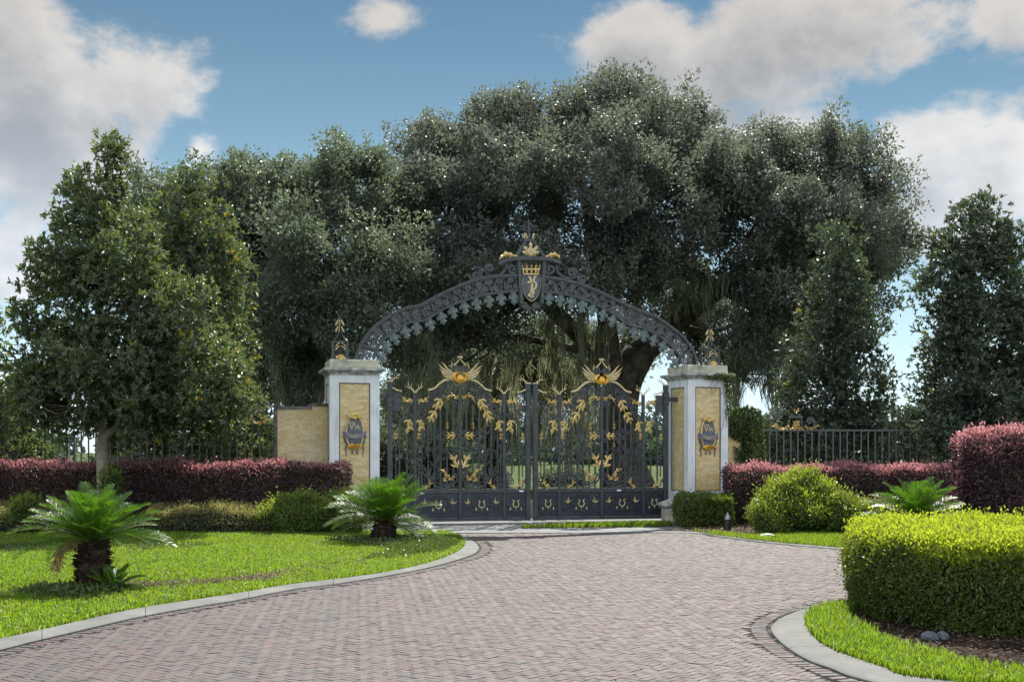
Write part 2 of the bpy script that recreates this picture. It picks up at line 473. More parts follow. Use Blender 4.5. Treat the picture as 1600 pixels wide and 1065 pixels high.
M['oak_grey'] = leaf_mat('dusty_oak_leaves', [(0, (.054, .068, .062)), (.6, (.088, .102, .090)), (1, (.15, .16, .14))], (.30, .35, .22), .38, .47, 1.0, .45, (.44, .46, .48), .9)
M['magnolia'] = leaf_mat('magnolia_leaves', [(0, (.028, .050, .034)), (.5, (.048, .076, .046)), (.88, (.08, .11, .06)), (.98, (.14, .16, .05)), (1, (.26, .21, .04))], (.28, .38, .08), .34, .42, 1.0, .9, (.6, .7, .6), .6)
M['magnolia_dark'] = leaf_mat('dark_magnolia_leaves', [(0, (.024, .044, .036)), (.5, (.042, .068, .052)), (.95, (.07, .10, .066)), (1, (.10, .12, .04))], (.18, .25, .08), .28, .42, 1.0, .9, (.6, .7, .65), .6)
M['shoot'] = leaf_mat('young_yellow_shoots', [(0, (.18, .20, .03)), (.6, (.27, .24, .04)), (1, (.38, .27, .04))], (.5, .45, .04), .45, .35)
M['purple'] = leaf_mat('burgundy_leaves', [(0, (.036, .024, .030)), (.5, (.070, .043, .052)), (.85, (.125, .072, .082)), (1, (.22, .14, .14))], (.34, .12, .15), .32, .42, .5, 1.0, (.5, .5, .55), .9)
M['pink'] = leaf_mat('pink_new_leaves', [(0, (.26, .13, .15)), (.5, (.42, .23, .25)), (.9, (.54, .36, .36)), (1, (.5, .38, .30))], (.78, .30, .32), .5, .4)
M['boxwood'] = leaf_mat('clipped_hedge_leaves', [(0, (.040, .072, .014)), (.5, (.075, .118, .020)), (.9, (.12, .16, .03)), (1, (.20, .21, .07))], (.36, .46, .03), .40, .32, .6, 1.1, (.50, .62, .5), .9)
M['limetip'] = leaf_mat('lime_new_leaves', [(0, (.13, .20, .018)), (.5, (.22, .28, .022)), (1, (.36, .37, .05))], (.66, .80, .04), .54, .35)
M['nandina'] = leaf_mat('nandina_leaves', [(0, (.028, .070, .020)), (.5, (.055, .12, .028)), (.9, (.10, .17, .04)), (1, (.26, .24, .06))], (.42, .50, .03), .42, .36, .5, 1.6, (.55, .7, .55), .6)  # base green kept dark to paint the shaded sides
M['nandina_tip'] = leaf_mat('nandina_new_lit_leaves', [(0, (.13, .23, .035)), (.7, (.22, .32, .05)), (.92, (.34, .32, .09)), (1, (.42, .22, .10))], (.50, .66, .05), .5, .36)  # new growth; its bright lime also paints the sunlit tops of each mound
M['varieg'] = leaf_mat('dull_hedge_leaves', [(0, (.036, .055, .026)), (.6, (.075, .095, .042)), (1, (.14, .15, .08))], (.22, .26, .05), .3, .4, .5)
M['sagetip'] = leaf_mat('pale_hedge_tips', [(0, (.17, .18, .07)), (.6, (.27, .26, .11)), (1, (.36, .31, .13))], (.5, .46, .12), .42, .4)
M['ivy'] = leaf_mat('ivy_leaves', [(0, (.03, .06, .018)), (.6, (.06, .10, .03)), (.95, (.10, .14, .04)), (1, (.16, .18, .05))], (.22, .32, .03), .3, .34, .6)
M['cycad'] = leaf_mat('cycad_leaflets', [(0, (.03, .085, .012)), (.6, (.055, .13, .016)), (1, (.09, .17, .022))], (.20, .46, .02), .28, .40, .6, 3, (.6, .75, .6), .4)
M['rachis'] = simple('cycad_rachis', (.10, .14, .03), (.17, .18, .05), 5, .5)
M['brownfrond'] = simple('dry_cycad_frond', (.20, .11, .05), (.40, .25, .12), 12, .8)
M['moss'] = leaf_mat('spanish_moss', [(0, (.12, .14, .10)), (.6, (.20, .22, .16)), (1, (.30, .31, .23))], (.36, .36, .18), .4, .9, .1, .6, (.6, .65, .6), .5)
M['core'] = simple('dark_core_and_twigs', (.018, .022, .012), (.045, .042, .028), 9, .95, 0, .05)  # for solid cores added to block light inside foliage, and shrub stems
M['farleaf'] = leaf_mat('far_woodland_leaves', [(0, (.05, .10, .08)), (.6, (.08, .14, .10)), (1, (.12, .18, .11))], (.2, .3, .1), .2, .6, .2, .05)
# ---------------------------------------------------------------- camera, light, sky
cam = bpy.data.cameras.new('camera'); cam_o = bpy.data.objects.new('camera', cam); COL.objects.link(cam_o)
cam_o.location = (0, 0, EYE); cam_o.rotation_euler = (PI/2, 0, 0)
cam.sensor_width = 36; cam.lens = F/1600*36; cam.shift_y = (HY-532.5)/1600
cam.clip_end = 5000
SC.camera = cam_o
SC.view_settings.view_transform = 'Standard'; SC.view_settings.look = 'None'
SC.view_settings.exposure = 0.62; SC.view_settings.gamma = 1
SC.cycles.max_bounces = 6; SC.cycles.diffuse_bounces = 3; SC.cycles.glossy_bounces = 2
SC.cycles.transmission_bounces = 4; SC.cycles.transparent_max_bounces = 4
SC.cycles.caustics_reflective = False; SC.cycles.caustics_refractive = False
SC.cycles.sample_clamp_indirect = 6

SUN_AZ, SUN_EL = math.radians(12), math.radians(47)
sd = np.array([math.sin(SUN_AZ)*math.cos(SUN_EL), math.cos(SUN_AZ)*math.cos(SUN_EL), math.sin(SUN_EL)])
sun = bpy.data.lights.new('sun', 'SUN'); sun.energy = 5.0; sun.angle = math.radians(.5); sun.color = (1, .95, .86)
sun_o = bpy.data.objects.new('sun', sun); COL.objects.link(sun_o)
sun_o.rotation_euler = Vector(sd).to_track_quat('Z', 'Y').to_euler(); sun_o.location = (5, 20, 30)

w = bpy.data.worlds.new('World'); SC.world = w; w.use_nodes = True
t = NT(w.node_tree); bg = t.n['Background']
sky = t.new('ShaderNodeTexSky', sky_type='NISHITA'); sky.sun_disc = False
sky.sun_elevation = SUN_EL; sky.sun_rotation = SUN_AZ; sky.air_density = 1.0; sky.dust_density = .3; sky.ozone_density = 3.0
d = t.vmath('NORMALIZE', t.new('ShaderNodeTexCoord').outputs['Generated'])
sep = t.new('ShaderNodeSeparateXYZ'); t.l.new(d, sep.inputs[0]); dz = sep.outputs[2]; dy = sep.outputs[1]
def blob(d, px, py, rx, ry, amp=1.0):
    c = np.array([(px-CX)/F, 1, (HY-py)/F]); n = np.linalg.norm(c); c /= n
    sx, sz = F/rx, F/ry
    v = t.vmath('MULTIPLY', t.vmath('SUBTRACT', d, tuple(c)), (sx, min(sx, sz), sz))
    return t.math('MULTIPLY', t.math('SUBTRACT', 1.0, t.vmath('LENGTH', v, out=1)), amp)
blobs = [(60,150,190,190,1.25),(190,130,120,120,1.1),(40,240,230,110,1.1),(220,190,80,110,.9),(10,420,75,75,1.1),(600,10,120,55,.9),
         (1010,60,120,90,1.1),(1200,90,190,130,1.3),(1390,60,160,95,1.2),(1240,230,160,110,1.15),(1450,230,150,90,1.1),(1560,270,120,110,1.1),
         (1580,20,110,60,.9),(1080,220,110,90,.7),(310,235,45,50,.7),(1450,330,170,60,.6)]
def cover(dd):
    mask = None
    for b_ in blobs:
        bb = blob(dd, *b_)
        mask = bb if mask is None else t.math('MAXIMUM', mask, bb)
    return t.math('MAXIMUM', mask, -.9)
mask = cover(d); mask_up = cover(t.vmath('ADD', d, (0.012, 0, .036)))
wv = t.vmath('MULTIPLY', d, (1, 1, 1.5))
def fbm(off=(0, 0, 0)):
    v = t.vmath('ADD', wv, off)
    a = t.noise(v, 9, 11, .60, .12); b2 = t.noise(v, 4.0, 3, .5)
    return t.math('ADD', t.math('MULTIPLY', a, .72), t.math('MULTIPLY', b2, .28))
n1 = fbm(); n2 = fbm((.012, .0, .045))
# bright cloud added out of view, behind the camera and overhead, as fill light
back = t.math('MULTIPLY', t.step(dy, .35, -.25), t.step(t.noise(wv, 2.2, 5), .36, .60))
dens0 = t.math('ADD', t.math('MULTIPLY', t.math('SUBTRACT', n1, .5), 4.6), t.math('SUBTRACT', t.math('MULTIPLY', mask, 1.05), .13))
dens = t.step(dens0, -.05, .55)
dens_up = t.math('ADD', t.math('MULTIPLY', t.math('SUBTRACT', n2, .5), 4.6), t.math('SUBTRACT', t.math('MULTIPLY', mask_up, 1.05), .13))
lum = t.math('SUBTRACT', 1.0, t.step(t.math('ADD', t.math('MULTIPLY', dens_up, .8), t.math('MULTIPLY', dens0, .2)), -.25, 1.35))
core = t.mix(t.step(dz, .10, .34), (.36, .395, .45), (.165, .18, .20))
edge = t.mix(t.step(dz, .10, .36), (.66, .68, .70), (.44, .42, .40))
cloud = t.mix(lum, core, edge)
skyc = t.mix(1.0, sky.outputs[0], (.58, .84, .98), 'MULTIPLY')
skyc = t.mix(1.0, skyc, (.022, .029, .029), 'MULTIPLY')
hz = t.math('MULTIPLY', t.math('POWER', 2.718, t.math('MULTIPLY', t.math('MAXIMUM', dz, 0.0), -6.8)), .97)
skyc = t.mix(hz, skyc, (.62, .92, 1.06))
lowz = t.math('MULTIPLY', t.math('POWER', 2.718, t.math('MULTIPLY', t.math('MAXIMUM', dz, 0.0), -13.0)), .85)
allc = t.mix(lowz, t.mix(dens, skyc, cloud), (.66, .71, .74))
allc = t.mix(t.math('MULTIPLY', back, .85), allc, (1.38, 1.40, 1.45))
# Background runs at strength 0.1; the colours above are set for strength 1
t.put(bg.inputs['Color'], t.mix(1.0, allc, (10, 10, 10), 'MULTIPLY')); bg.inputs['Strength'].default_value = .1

# ---------------------------------------------------------------- ground, drive, kerbs, lawns
g = MB(); g.add([(-1500,-300,-.06),(1500,-300,-.06),(1500,2500,-.06),(-1500,2500,-.06)], [(0,1,2,3)])
struct('ground', g, M['pasture'])

kl_out = [(0,1015.5),(53.5,1002),(134,983),(214,964.7),(294,950),(375,936.8),(457,921),(534,911),(610,898.5),(670,886.5),(710,876),(738,866.5),(748.5,858),(745,850.5),(734,844),(712,839),(690,835.5)]
kl_in = [(0,1003.5),(53.5,991.5),(134,973),(214,955),(294,942.5),(375,930),(457,916),(534,907),(602,897),(655,886),(695,873.5),(719,861.5),(727,852),(724,843.5),(714,837.5),(700,834.5),(682,832.5)]
W_out = smooth_line([(-4.75, 7.4), (-4.5, 8.5)] + [G(*p) for p in kl_out] + [(-4.0, 24.05)], 6)
W_in = smooth_line([(-5.1, 7.6), (-4.8, 8.8)] + [G(*p) for p in kl_in] + [(-4.1, 24.35)], 6)
kr_out = [(1326,940),(1287,946),(1247,955),(1220,966),(1205.4,979),(1209.4,992),(1228,1010),(1260,1030),(1300.5,1045),(1346,1061)]
kr_in = [(1340,948),(1318,950),(1287,955.5),(1267,965),(1259,978),(1266,994),(1287,1013),(1330,1031.6),(1381,1049),(1429,1064)]
R_out = smooth_line([(9.0,15.3),(6.5,15.2),(4.9,14.6),(4.2,13.9)] + [G(*p) for p in kr_out] + [(2.95,7.9),(4.2,6.9),(6.0,6.3)], 6)
R_in = smooth_line([(9.0,14.9),(6.6,14.8),(5.1,14.2),(4.5,13.6)] + [G(*p) for p in kr_in] + [(3.75,8.0),(4.7,7.4),(6.0,6.9)], 6)
far_l = (-4.0, 24.05)
FAR = smooth_line([(-1.3,24.35),(0.9,24.4),G(1065,832.5),G(1120,838.5),G(1200,848.5),G(1320,859.5),G(1440,873),(8.2,17.8),(12,17.2)], 6)
drive_poly = [tuple(p) for p in W_out] + [tuple(p) for p in FAR] + [(12, 15.3)] + [tuple(p) for p in R_out] + [(6.0, 4.5), (-4.8, 4.5)]
b = MB().prism(drive_poly, None, -.0085); struct('drive_base', b, M['joint'])

def pavers():
    mb = MB(); rot = math.radians(52); ca, sa = math.cos(rot), math.sin(rot); U = .070
    i, j = np.meshgrid(np.arange(-110, 450), np.arange(-120, 400)); i = i.ravel(); j = j.ravel()
    c = (i - j) % 4
    H = c == 0; V = c == 2
    cx = np.concatenate([i[H] + 1.0, i[V] + .5]); cy = np.concatenate([j[H] + .5, j[V] + 0.0])
    vert = np.concatenate([np.zeros(H.sum(), bool), np.ones(V.sum(), bool)])
    x = (cx*ca - cy*sa)*U + 1.2; y = (cx*sa + cy*ca)*U
    ang = rot + np.where(vert, PI/2, 0) + rng.normal(0, .012, len(x))
    # border course along both kerbs
    keep = inside(drive_poly, np.stack([x, y], 1)) & (np.abs(x) < .45*y + 1.4) & (y > 7.0)
    x, y, ang = x[keep], y[keep], ang[keep]
    p = np.stack([x, y], 1)
    dl = np.minimum(bdist(W_out, p, False), bdist(R_out, p, False))
    k = dl > .215
    x, y, ang = x[k], y[k], ang[k]; nb = len(x)
    for line in (W_out, R_out):
        seg = np.linalg.norm(np.diff(line, axis=0), axis=1); s = np.concatenate([[0], np.cumsum(seg)])
        ss = np.arange(.05, s[-1], .101)
        q = np.stack([np.interp(ss, s, line[:, 0]), np.interp(ss, s, line[:, 1])], 1)
        tg = unit(np.gradient(q, axis=0)); nr = np.stack([-tg[:, 1], tg[:, 0]], 1)
        sign = np.where(inside(drive_poly, q + nr*.1), 1, -1)[:, None]
        q = q + nr*sign*.112
        kk = inside(drive_poly, q) & (q[:, 1] > 6.5)
        x = np.concatenate([x, q[kk, 0]]); y = np.concatenate([y, q[kk, 1]])
        ang = np.concatenate([ang, np.arctan2(nr[kk, 1], nr[kk, 0])])
    zb_ = np.where(np.arange(len(x)) < nb, 0, .003)
    n = len(x)
    hl = .0690 + rng.normal(0, .0010, n); hw = .0341 + rng.normal(0, .0008, n)
    z = rng.normal(0, .0012, n) + zb_ + .004*fnoise(np.stack([x, y, 0*x], 1), .35, 3)
    tx, ty = rng.normal(0, .010, n), rng.normal(0, .014, n)
    corner = np.array([(-1,-1),(1,-1),(1,1),(-1,1)])
    rings = []
    for inset, dz_ in ((0, -.02), (.0, -.009), (.0022, -.0022), (.006, 0)):
        lx = corner[None, :, 0]*(hl[:, None]-inset); ly = corner[None, :, 1]*(hw[:, None]-inset)
        lx = lx + rng.normal(0, .0016, lx.shape); ly = ly + rng.normal(0, .0012, ly.shape)
        X = x[:, None] + lx*np.cos(ang)[:, None] - ly*np.sin(ang)[:, None]
        Y = y[:, None] + lx*np.sin(ang)[:, None] + ly*np.cos(ang)[:, None]
        Z = z[:, None] + dz_ + lx*tx[:, None] + ly*ty[:, None]
        rings.append(np.stack([X, Y, Z], 2))
    v = np.concatenate(rings, 1).reshape(-1, 3)
    k = np.arange(n)[:, None]*16
    fs = [k + np.array([[12, 13, 14, 15]])]
    for r in range(3):
        for a in range(4):
            b_ = (a+1) % 4
            fs.append(k + np.array([[r*4+a, r*4+b_, (r+1)*4+b_, (r+1)*4+a]]))
    mb.add(v, np.concatenate(fs))
    return mb
struct('driveway', pavers(), M['paver'])

def kerb(outer, inner, name, ztop=.035):
    mb = MB(); n = min(len(outer), len(inner))
    a = np.asarray(outer)[:n]; b = np.asarray(inner)[:n]
    loops = []; run = 0.0; last = None
    for p, q in zip(a, b):
        if last is not None: run += np.linalg.norm(p-last)
        last = p
        cut = run > 1.5 and len(loops) > 1
        u = (q-p); L = max(np.linalg.norm(u), 1e-6); u = u/L
        prof = [(0, -.03), (0, .006), (.018, .014), (min(.06, .3*L), .022), (L*.5, ztop-.004), (L, ztop), (L, -.03)]
        row = np.array([(p[0]+u[0]*s, p[1]+u[1]*s, z) for s, z in prof])
        if cut:
            back = row - loops[-1]; back = back/np.maximum(np.linalg.norm(back, axis=1, keepdims=True), 1e-9)*.004
            loops.append(row - back); mb.loft(loops); loops = [row + back]; run = 0.0
        else: loops.append(row)
    mb.loft(loops)
    return struct(name, mb, M['concrete'])
kerb(W_out, W_in, 'kerb'); kerb(R_out, R_in, 'kerb')
# thin kerb at the far right edge of the drive, concrete apron before the gate
fk = np.asarray(FAR)[10:]; off = np.stack([np.zeros(len(fk)), np.full(len(fk), .16)], 1)
kerb(fk, fk + off, 'kerb', .03)
ap = MB().prism([(-4.1,24.36),(-1.3,24.37),(.9,24.42),(3.25,24.5),(3.4,25.2),(4.0,27.2),(4.2,28.6),(4.2,40),(-3.2,40),(-3.0,27.3),(-3.1,26.2),(-4.1,26.0)], -.03, .012)
struct('gate_apron', ap, M['apron'])

lawn_l = [tuple(p) for p in W_in] + [(-4.1, 24.4), (-4.6, 26), (-16, 26), (-16, 7.6)]
mb = MB().prism(lawn_l, -.05, .03); struct('lawn_soil', mb, M['soil'])
lawn_rf = [tuple(p) for p in R_in] + [(9.0, 7.0)]
mb = MB().prism(lawn_rf, -.05, .028); struct('bed_soil', mb, M['mulch'])
lawn_far = [tuple(p + np.array([0, .165])) for p in fk] + [(12, 28.5), (5.0, 28.5), (4.25, 28.2), (4.1, 27), (3.5, 25.2)]
mb = MB().prism(lawn_far, -.05, .024); struct('bed_soil', mb, M['mulch'])
strip = [(0.2,26.9),(3.55,27.75),(3.45,26.3),(0.2,25.8)]
mb = MB().prism(strip, -.02, .022); struct('lawn_soil', mb, M['soil'])

def sample_poly(poly, dens, fn=None):
    """uniform samples in a polygon with dens(y) per square metre"""
    p = np.asarray(poly); lo = p.min(0); hi = p.max(0); n = int((hi-lo).prod()*dens)
    q = rng.uniform(lo, hi, (n, 2)); q = q[inside(poly, q)]
    if fn is not None: q = q[rng.random(len(q)) < fn(q)]
    return q
def view_fade(q, m=1.5):
    return (np.abs(q[:, 0]) < .45*q[:, 1] + m).astype(float)
def blades(q, z, h0, h1, wid, lean=.5):
    n = len(q); mb = MB()
    h = rng.uniform(h0, h1, n)*(1+.25*fnoise(np.stack([q[:, 0], q[:, 1], 0*q[:, 0]], 1), .8, 5))
    a = rng.uniform(0, 2*PI, n); l = rng.uniform(.1, 1, n)*lean*h
    base = np.stack([q[:, 0], q[:, 1], np.full(n, z)], 1)
    wd = rng.uniform(.6, 1.2, n)*wid; b = a + PI/2 + rng.normal(0, .4, n)
    side = np.stack([np.cos(b), np.sin(b), 0*b], 1)*wd[:, None]/2
    mid = base + np.stack([np.cos(a)*l*.35, np.sin(a)*l*.35, h*.62], 1)
    tip = base + np.stack([np.cos(a)*l, np.sin(a)*l, h*(1-.35*l/h*lean)], 1)
    v = np.stack([base-side, base+side, mid+side*.8, mid-side*.8, tip], 1).reshape(-1, 3)
    k = np.arange(n)[:, None]*5
    mb.add(v, k + np.array([[0, 1, 2, 3]])); mb.add(np.zeros((0, 3)), np.zeros((0, 3), int))
    mb.f.append(((k + np.array([[3, 2, 4]])).astype(np.int64), 0, False))
    return mb
# bare strip of dry litter round the nearest cycad, running along the lawn
bare_c = np.array([G(60,925), G(150,922), G(260,916), G(330,912), G(430,903), G(560,880)])
def lawn_density(q):
    d = bdist(bare_c, q, False)
    n = fnoise(np.stack([q[:, 0], q[:, 1], 0*q[:, 0]], 1), 1.2, 9)
    f = np.clip((d - .16 - .22*n)/.28, .10, 1)
    f = np.where(q[:, 0] > -2.9, np.clip(f+.5, 0, 1), f)
    return f*view_fade(q)*np.clip(1.25 - (q[:, 1]-10)/26, .45, 1)
q = sample_poly(lawn_l, 1900, lawn_density)
tag(part('lawn_grass', blades(q, .03, .028, .062, .0145, .9), M['grass']), 'bright green coarse lawn on the left of the brick drive', 'grass', kind='stuff')
q = sample_poly(lawn_l, 900, lambda q: np.clip(1.15-bdist(bare_c, q, False)/.42, 0, 1)*view_fade(q)*(q[:, 0] < -2.0))
mb = MB(); c = np.stack([q[:, 0], q[:, 1], .036+.02*rng.random(len(q))], 1)
leaves(mb, c, unit(np.stack([rng.normal(size=len(q)), rng.normal(size=len(q)), .25*rng.normal(size=len(q))], 1)), np.tile([0, 0, 1.], (len(q), 1)), rng.uniform(.03, .08, len(q)), rng.uniform(.008, .025, len(q)))
tag(part('leaf_litter', mb, M['litter']), 'dry brown leaf litter in the bare strip of lawn by the cycad', 'litter', kind='stuff')

def rim_grass(q):
    d = bdist(R_in, q, False); n = fnoise(np.stack([q[:, 0], q[:, 1], 0*q[:, 0]], 1), 1.4, 4)
    wdt = np.clip(.30 + .42*(12.6-q[:, 1])/3.2, .12, .8)
    return np.clip((wdt + .10*n - d)/.10, 0, 1)*(q[:, 1] < 13.0)*view_fade(q)
q = sample_poly(lawn_rf, 4200, rim_grass)
tag(part('verge_grass', blades(q, .028, .05, .11, .011, .7), M['grass']), 'tall bright grass between the curved kerb and the clipped hedge', 'grass', kind='stuff')
def chips(q, z, s):
    mb = MB(); n = len(q); c = np.stack([q[:, 0], q[:, 1], z + .02*rng.random(n)], 1)
    leaves(mb, c, unit(np.stack([rng.normal(size=n), rng.normal(size=n), .2*rng.normal(size=n)], 1)), unit(np.stack([.4*rng.normal(size=n), .4*rng.normal(size=n), np.ones(n)], 1)), rng.uniform(.4, 1.2, n)*s, rng.uniform(.3, .6, n)*s*.5, 0, .1)
    return mb
q = sample_poly(lawn_rf, 900, lambda q: (bdist(R_in, q, False) > .15)*view_fade(q)*(q[:, 1] < 14))
tag(part('bark_mulch', chips(q, .03, .07), M['chips']), 'dark bark mulch under the clipped yellow-green hedge', 'mulch', kind='stuff')
def far_g(q):
    n = fnoise(np.stack([q[:, 0], q[:, 1], 0*q[:, 0]], 1), 1.0, 14)
    px = q[:, 0]/q[:, 1]*F + CX
    d = bdist(np.asarray(fk), q, False)
    wdt = np.interp(px, [1100, 1180, 1230, 1330], [.25, .7, 2.2, 3.0])
    return np.clip((wdt + .3*n - d)/.2, 0, 1)*(px > 1085)*view_fade(q)
q = sample_poly(lawn_far, 1300, far_g)
tag(part('verge_grass', blades(q, .024, .05, .10, .013), M['grass']), 'sunlit grass strip beyond the drive below the nandina bushes', 'grass', kind='stuff')
q = sample_poly(lawn_far, 420, view_fade)
tag(part('bark_mulch', chips(q, .025, .09), M['litter']), 'pale bark mulch at the foot of the gate pillar and bushes', 'mulch', kind='stuff')
q = sample_poly(strip, 1500, lambda q: np.clip(.8+fnoise(np.stack([q[:, 0], q[:, 1], 0*q[:, 0]], 1), 1.5, 2), 0, 1))
tag(part('verge_grass', blades(q, .022, .05, .09, .014), M['grass']), 'thin green grass strip along the foot of the gate leaves', 'grass', kind='stuff')

# a few fallen leaves on the pavers, most of them close to the kerbs
q = sample_poly(drive_poly, 6, lambda q: np.clip(.12+.9*np.exp(-np.minimum(bdist(W_out, q, False), bdist(R_out, q, False))/.35), 0, 1)*view_fade(q)*(q[:, 1] > 8))
tag(part('fallen_leaves', chips(q, .004, .06), M['litter']), 'scattered dry leaves lying on the brick drive', 'leaves', kind='stuff')

# low dark leaves painting the shade of cycads and hedge, part ground cover
gc = [([G(20,934), G(110,942), G(205,930), G(200,922), G(120,920), G(40,926)], 1500), ([G(500,846), G(560,853), G(640,872), G(690,868), G(722,852), G(700,845), G(640,846), G(560,843)], 1300),
      ([G(560,880), G(640,875), G(655,868), G(600,866)], 500), ([G(0,858), G(0,869), G(118,866), G(118,856)], 900), ([G(200,866), G(330,858), G(330,853), G(200,858)], 500)]
mb = MB()
for poly, dn in gc:
    q = sample_poly(poly, dn, lambda q: np.clip(.75+.6*fnoise(np.stack([q[:, 0], q[:, 1], 0*q[:, 0]], 1), 2.5, 17), 0, 1)); n = len(q)
    c = np.stack([q[:, 0], q[:, 1], .035+.07*rng.random(n)*np.clip(bdist(poly, q)/.15, .2, 1)], 1)
    ovals(mb, c, unit(rand_dir(n)+np.array([0, 0, .7])), unit(rand_dir(n)+np.array([0, 0, .6])), rng.uniform(.03, .075, n), rng.uniform(.015, .03, n))
tag(part('shade_ground_cover', mb, M['ivy']), 'dark low leaves standing for shade and ground cover on the left lawn', 'ground cover', kind='stuff')
# ---------------------------------------------------------------- gate plane: local x along the gate, y behind it, z up
YAW = math.radians(14); E2 = np.array([math.cos(YAW), math.sin(YAW)]); N2 = np.array([math.sin(YAW), -math.cos(YAW)])
O2 = np.array([-3.50, 27.0])
def gp(px, py):
    px = np.asarray(px, dtype=float); py = np.asarray(py, dtype=float)
    dx = (px-CX)/F; Y = (O2 @ N2)/(dx*N2[0] + N2[1])
    s = (dx*Y-O2[0])*E2[0] + (Y-O2[1])*E2[1]
    return np.stack([s, EYE-(py-HY)/F*Y], -1)
def gthing(name, label, cat, s=0.0, d=0.0, rz=0.0, group=None):
    p = O2 + E2*s - N2*d
    return thing(name, label, cat, (p[0], p[1], 0), YAW + rz, group, local=True)

# ---------------------------------------------------------------- pillars
def pillar(label, s, rz, ztop, hw, panel_lo):
    r = gthing('gate_pillar', label, 'pillar', s, 0, rz, 'stone pillars carrying the gate arch')
    zc = ztop - .34
    sh = MB()
    def sq(h, z): return [(-h, -h, z), (h, -h, z), (h, h, z), (-h, h, z)]
    sh.loft([sq(hw+.012, -.05), sq(hw+.012, .42), sq(hw+.010, .45), sq(hw+.002, .47)], 0)
    # recessed panel on every side: stiles and rails around a pocket
    pw, z0, z1, dp = .335, panel_lo, zc-.16, .045
    for k in range(4):
        c, s_ = math.cos(k*PI/2), math.sin(k*PI/2)
        def rot(v): return [(x*c-y*s_, x*s_+y*c, z) for x, y, z in v]
        zb = .47
        o = [(-hw, -hw, zb), (hw, -hw, zb), (hw, -hw, zc), (-hw, -hw, zc)]
        i = [(-pw, -hw, z0), (pw, -hw, z0), (pw, -hw, z1), (-pw, -hw, z1)]
        b = [(-pw, -hw+dp, z0), (pw, -hw+dp, z0), (pw, -hw+dp, z1), (-pw, -hw+dp, z1)]
        v = rot(o+i+b)
        f = [(a, (a+1) % 4, 4+(a+1) % 4, 4+a) for a in range(4)] + [(4+a, 4+(a+1) % 4, 8+(a+1) % 4, 8+a) for a in range(4)]
        sh.add(v, f, 0)
    part('shaft', sh, M['stucco'], r)
    for k in (0, 3):
        c, s_ = math.cos(k*PI/2), math.sin(k*PI/2)
        fr = MB(); pn = MB()
        g_ = .022
        def addbox(mb, x0, x1, y0, y1, za, zb):
            m2 = MB().box(x0, x1, y0, y1, za, zb)
            for vv in m2.v:
                x, y = vv[:, 0].copy(), vv[:, 1].copy(); vv[:, 0] = x*c-y*s_; vv[:, 1] = x*s_+y*c
            mb.merge(m2)
        y0, y1 = -hw+.012, -hw+dp+.02
        addbox(fr, -pw+.002, -pw+g_, y0, y1, z0+.002, z1-.002); addbox(fr, pw-g_, pw-.002, y0, y1, z0+.002, z1-.002)
        addbox(fr, -pw+g_, pw-g_, y0, y1, z0+.002, z0+g_); addbox(fr, -pw+g_, pw-g_, y0, y1, z1-g_, z1-.002)
        addbox(pn, -pw+g_, pw-g_, -hw+.024, -hw+dp+.02, z0+g_, z1-g_)
        p = part('marble_panel', pn, M['marble'], r); part('panel_frame', fr, M['frame'], p)
    co = MB(); e = hw
    prof = [(e, zc), (e+.012, zc), (e+.012, zc+.035), (e+.035, zc+.045), (e+.06, zc+.075), (e+.105, zc+.095), (e+.12, zc+.10), (e+.125, zc+.145), (e+.115, zc+.155), (e-.05, zc+.175)]
    co.loft([sq(h, z) for h, z in prof], 0)
    c_ = part('cornice', co, [M['dirtycap']], r)
    cb = MB(); cb.box(-e+.0, e-.0, -e+.0, e-.0, zc+.160, ztop, 0, .018)
    part('cap_block', cb, M['cap'], r)
    return r
sR = 8.08
HWL = .535
pillar_left = pillar('left white pillar with ochre marble panel behind the cycad, its side plain', 0.0, 0.0, 3.585, HWL, .75)
pillar_right = pillar('right white pillar with ochre panel and ivy trailing over its cornice', sR, math.radians(6), 3.60, .52, .70)

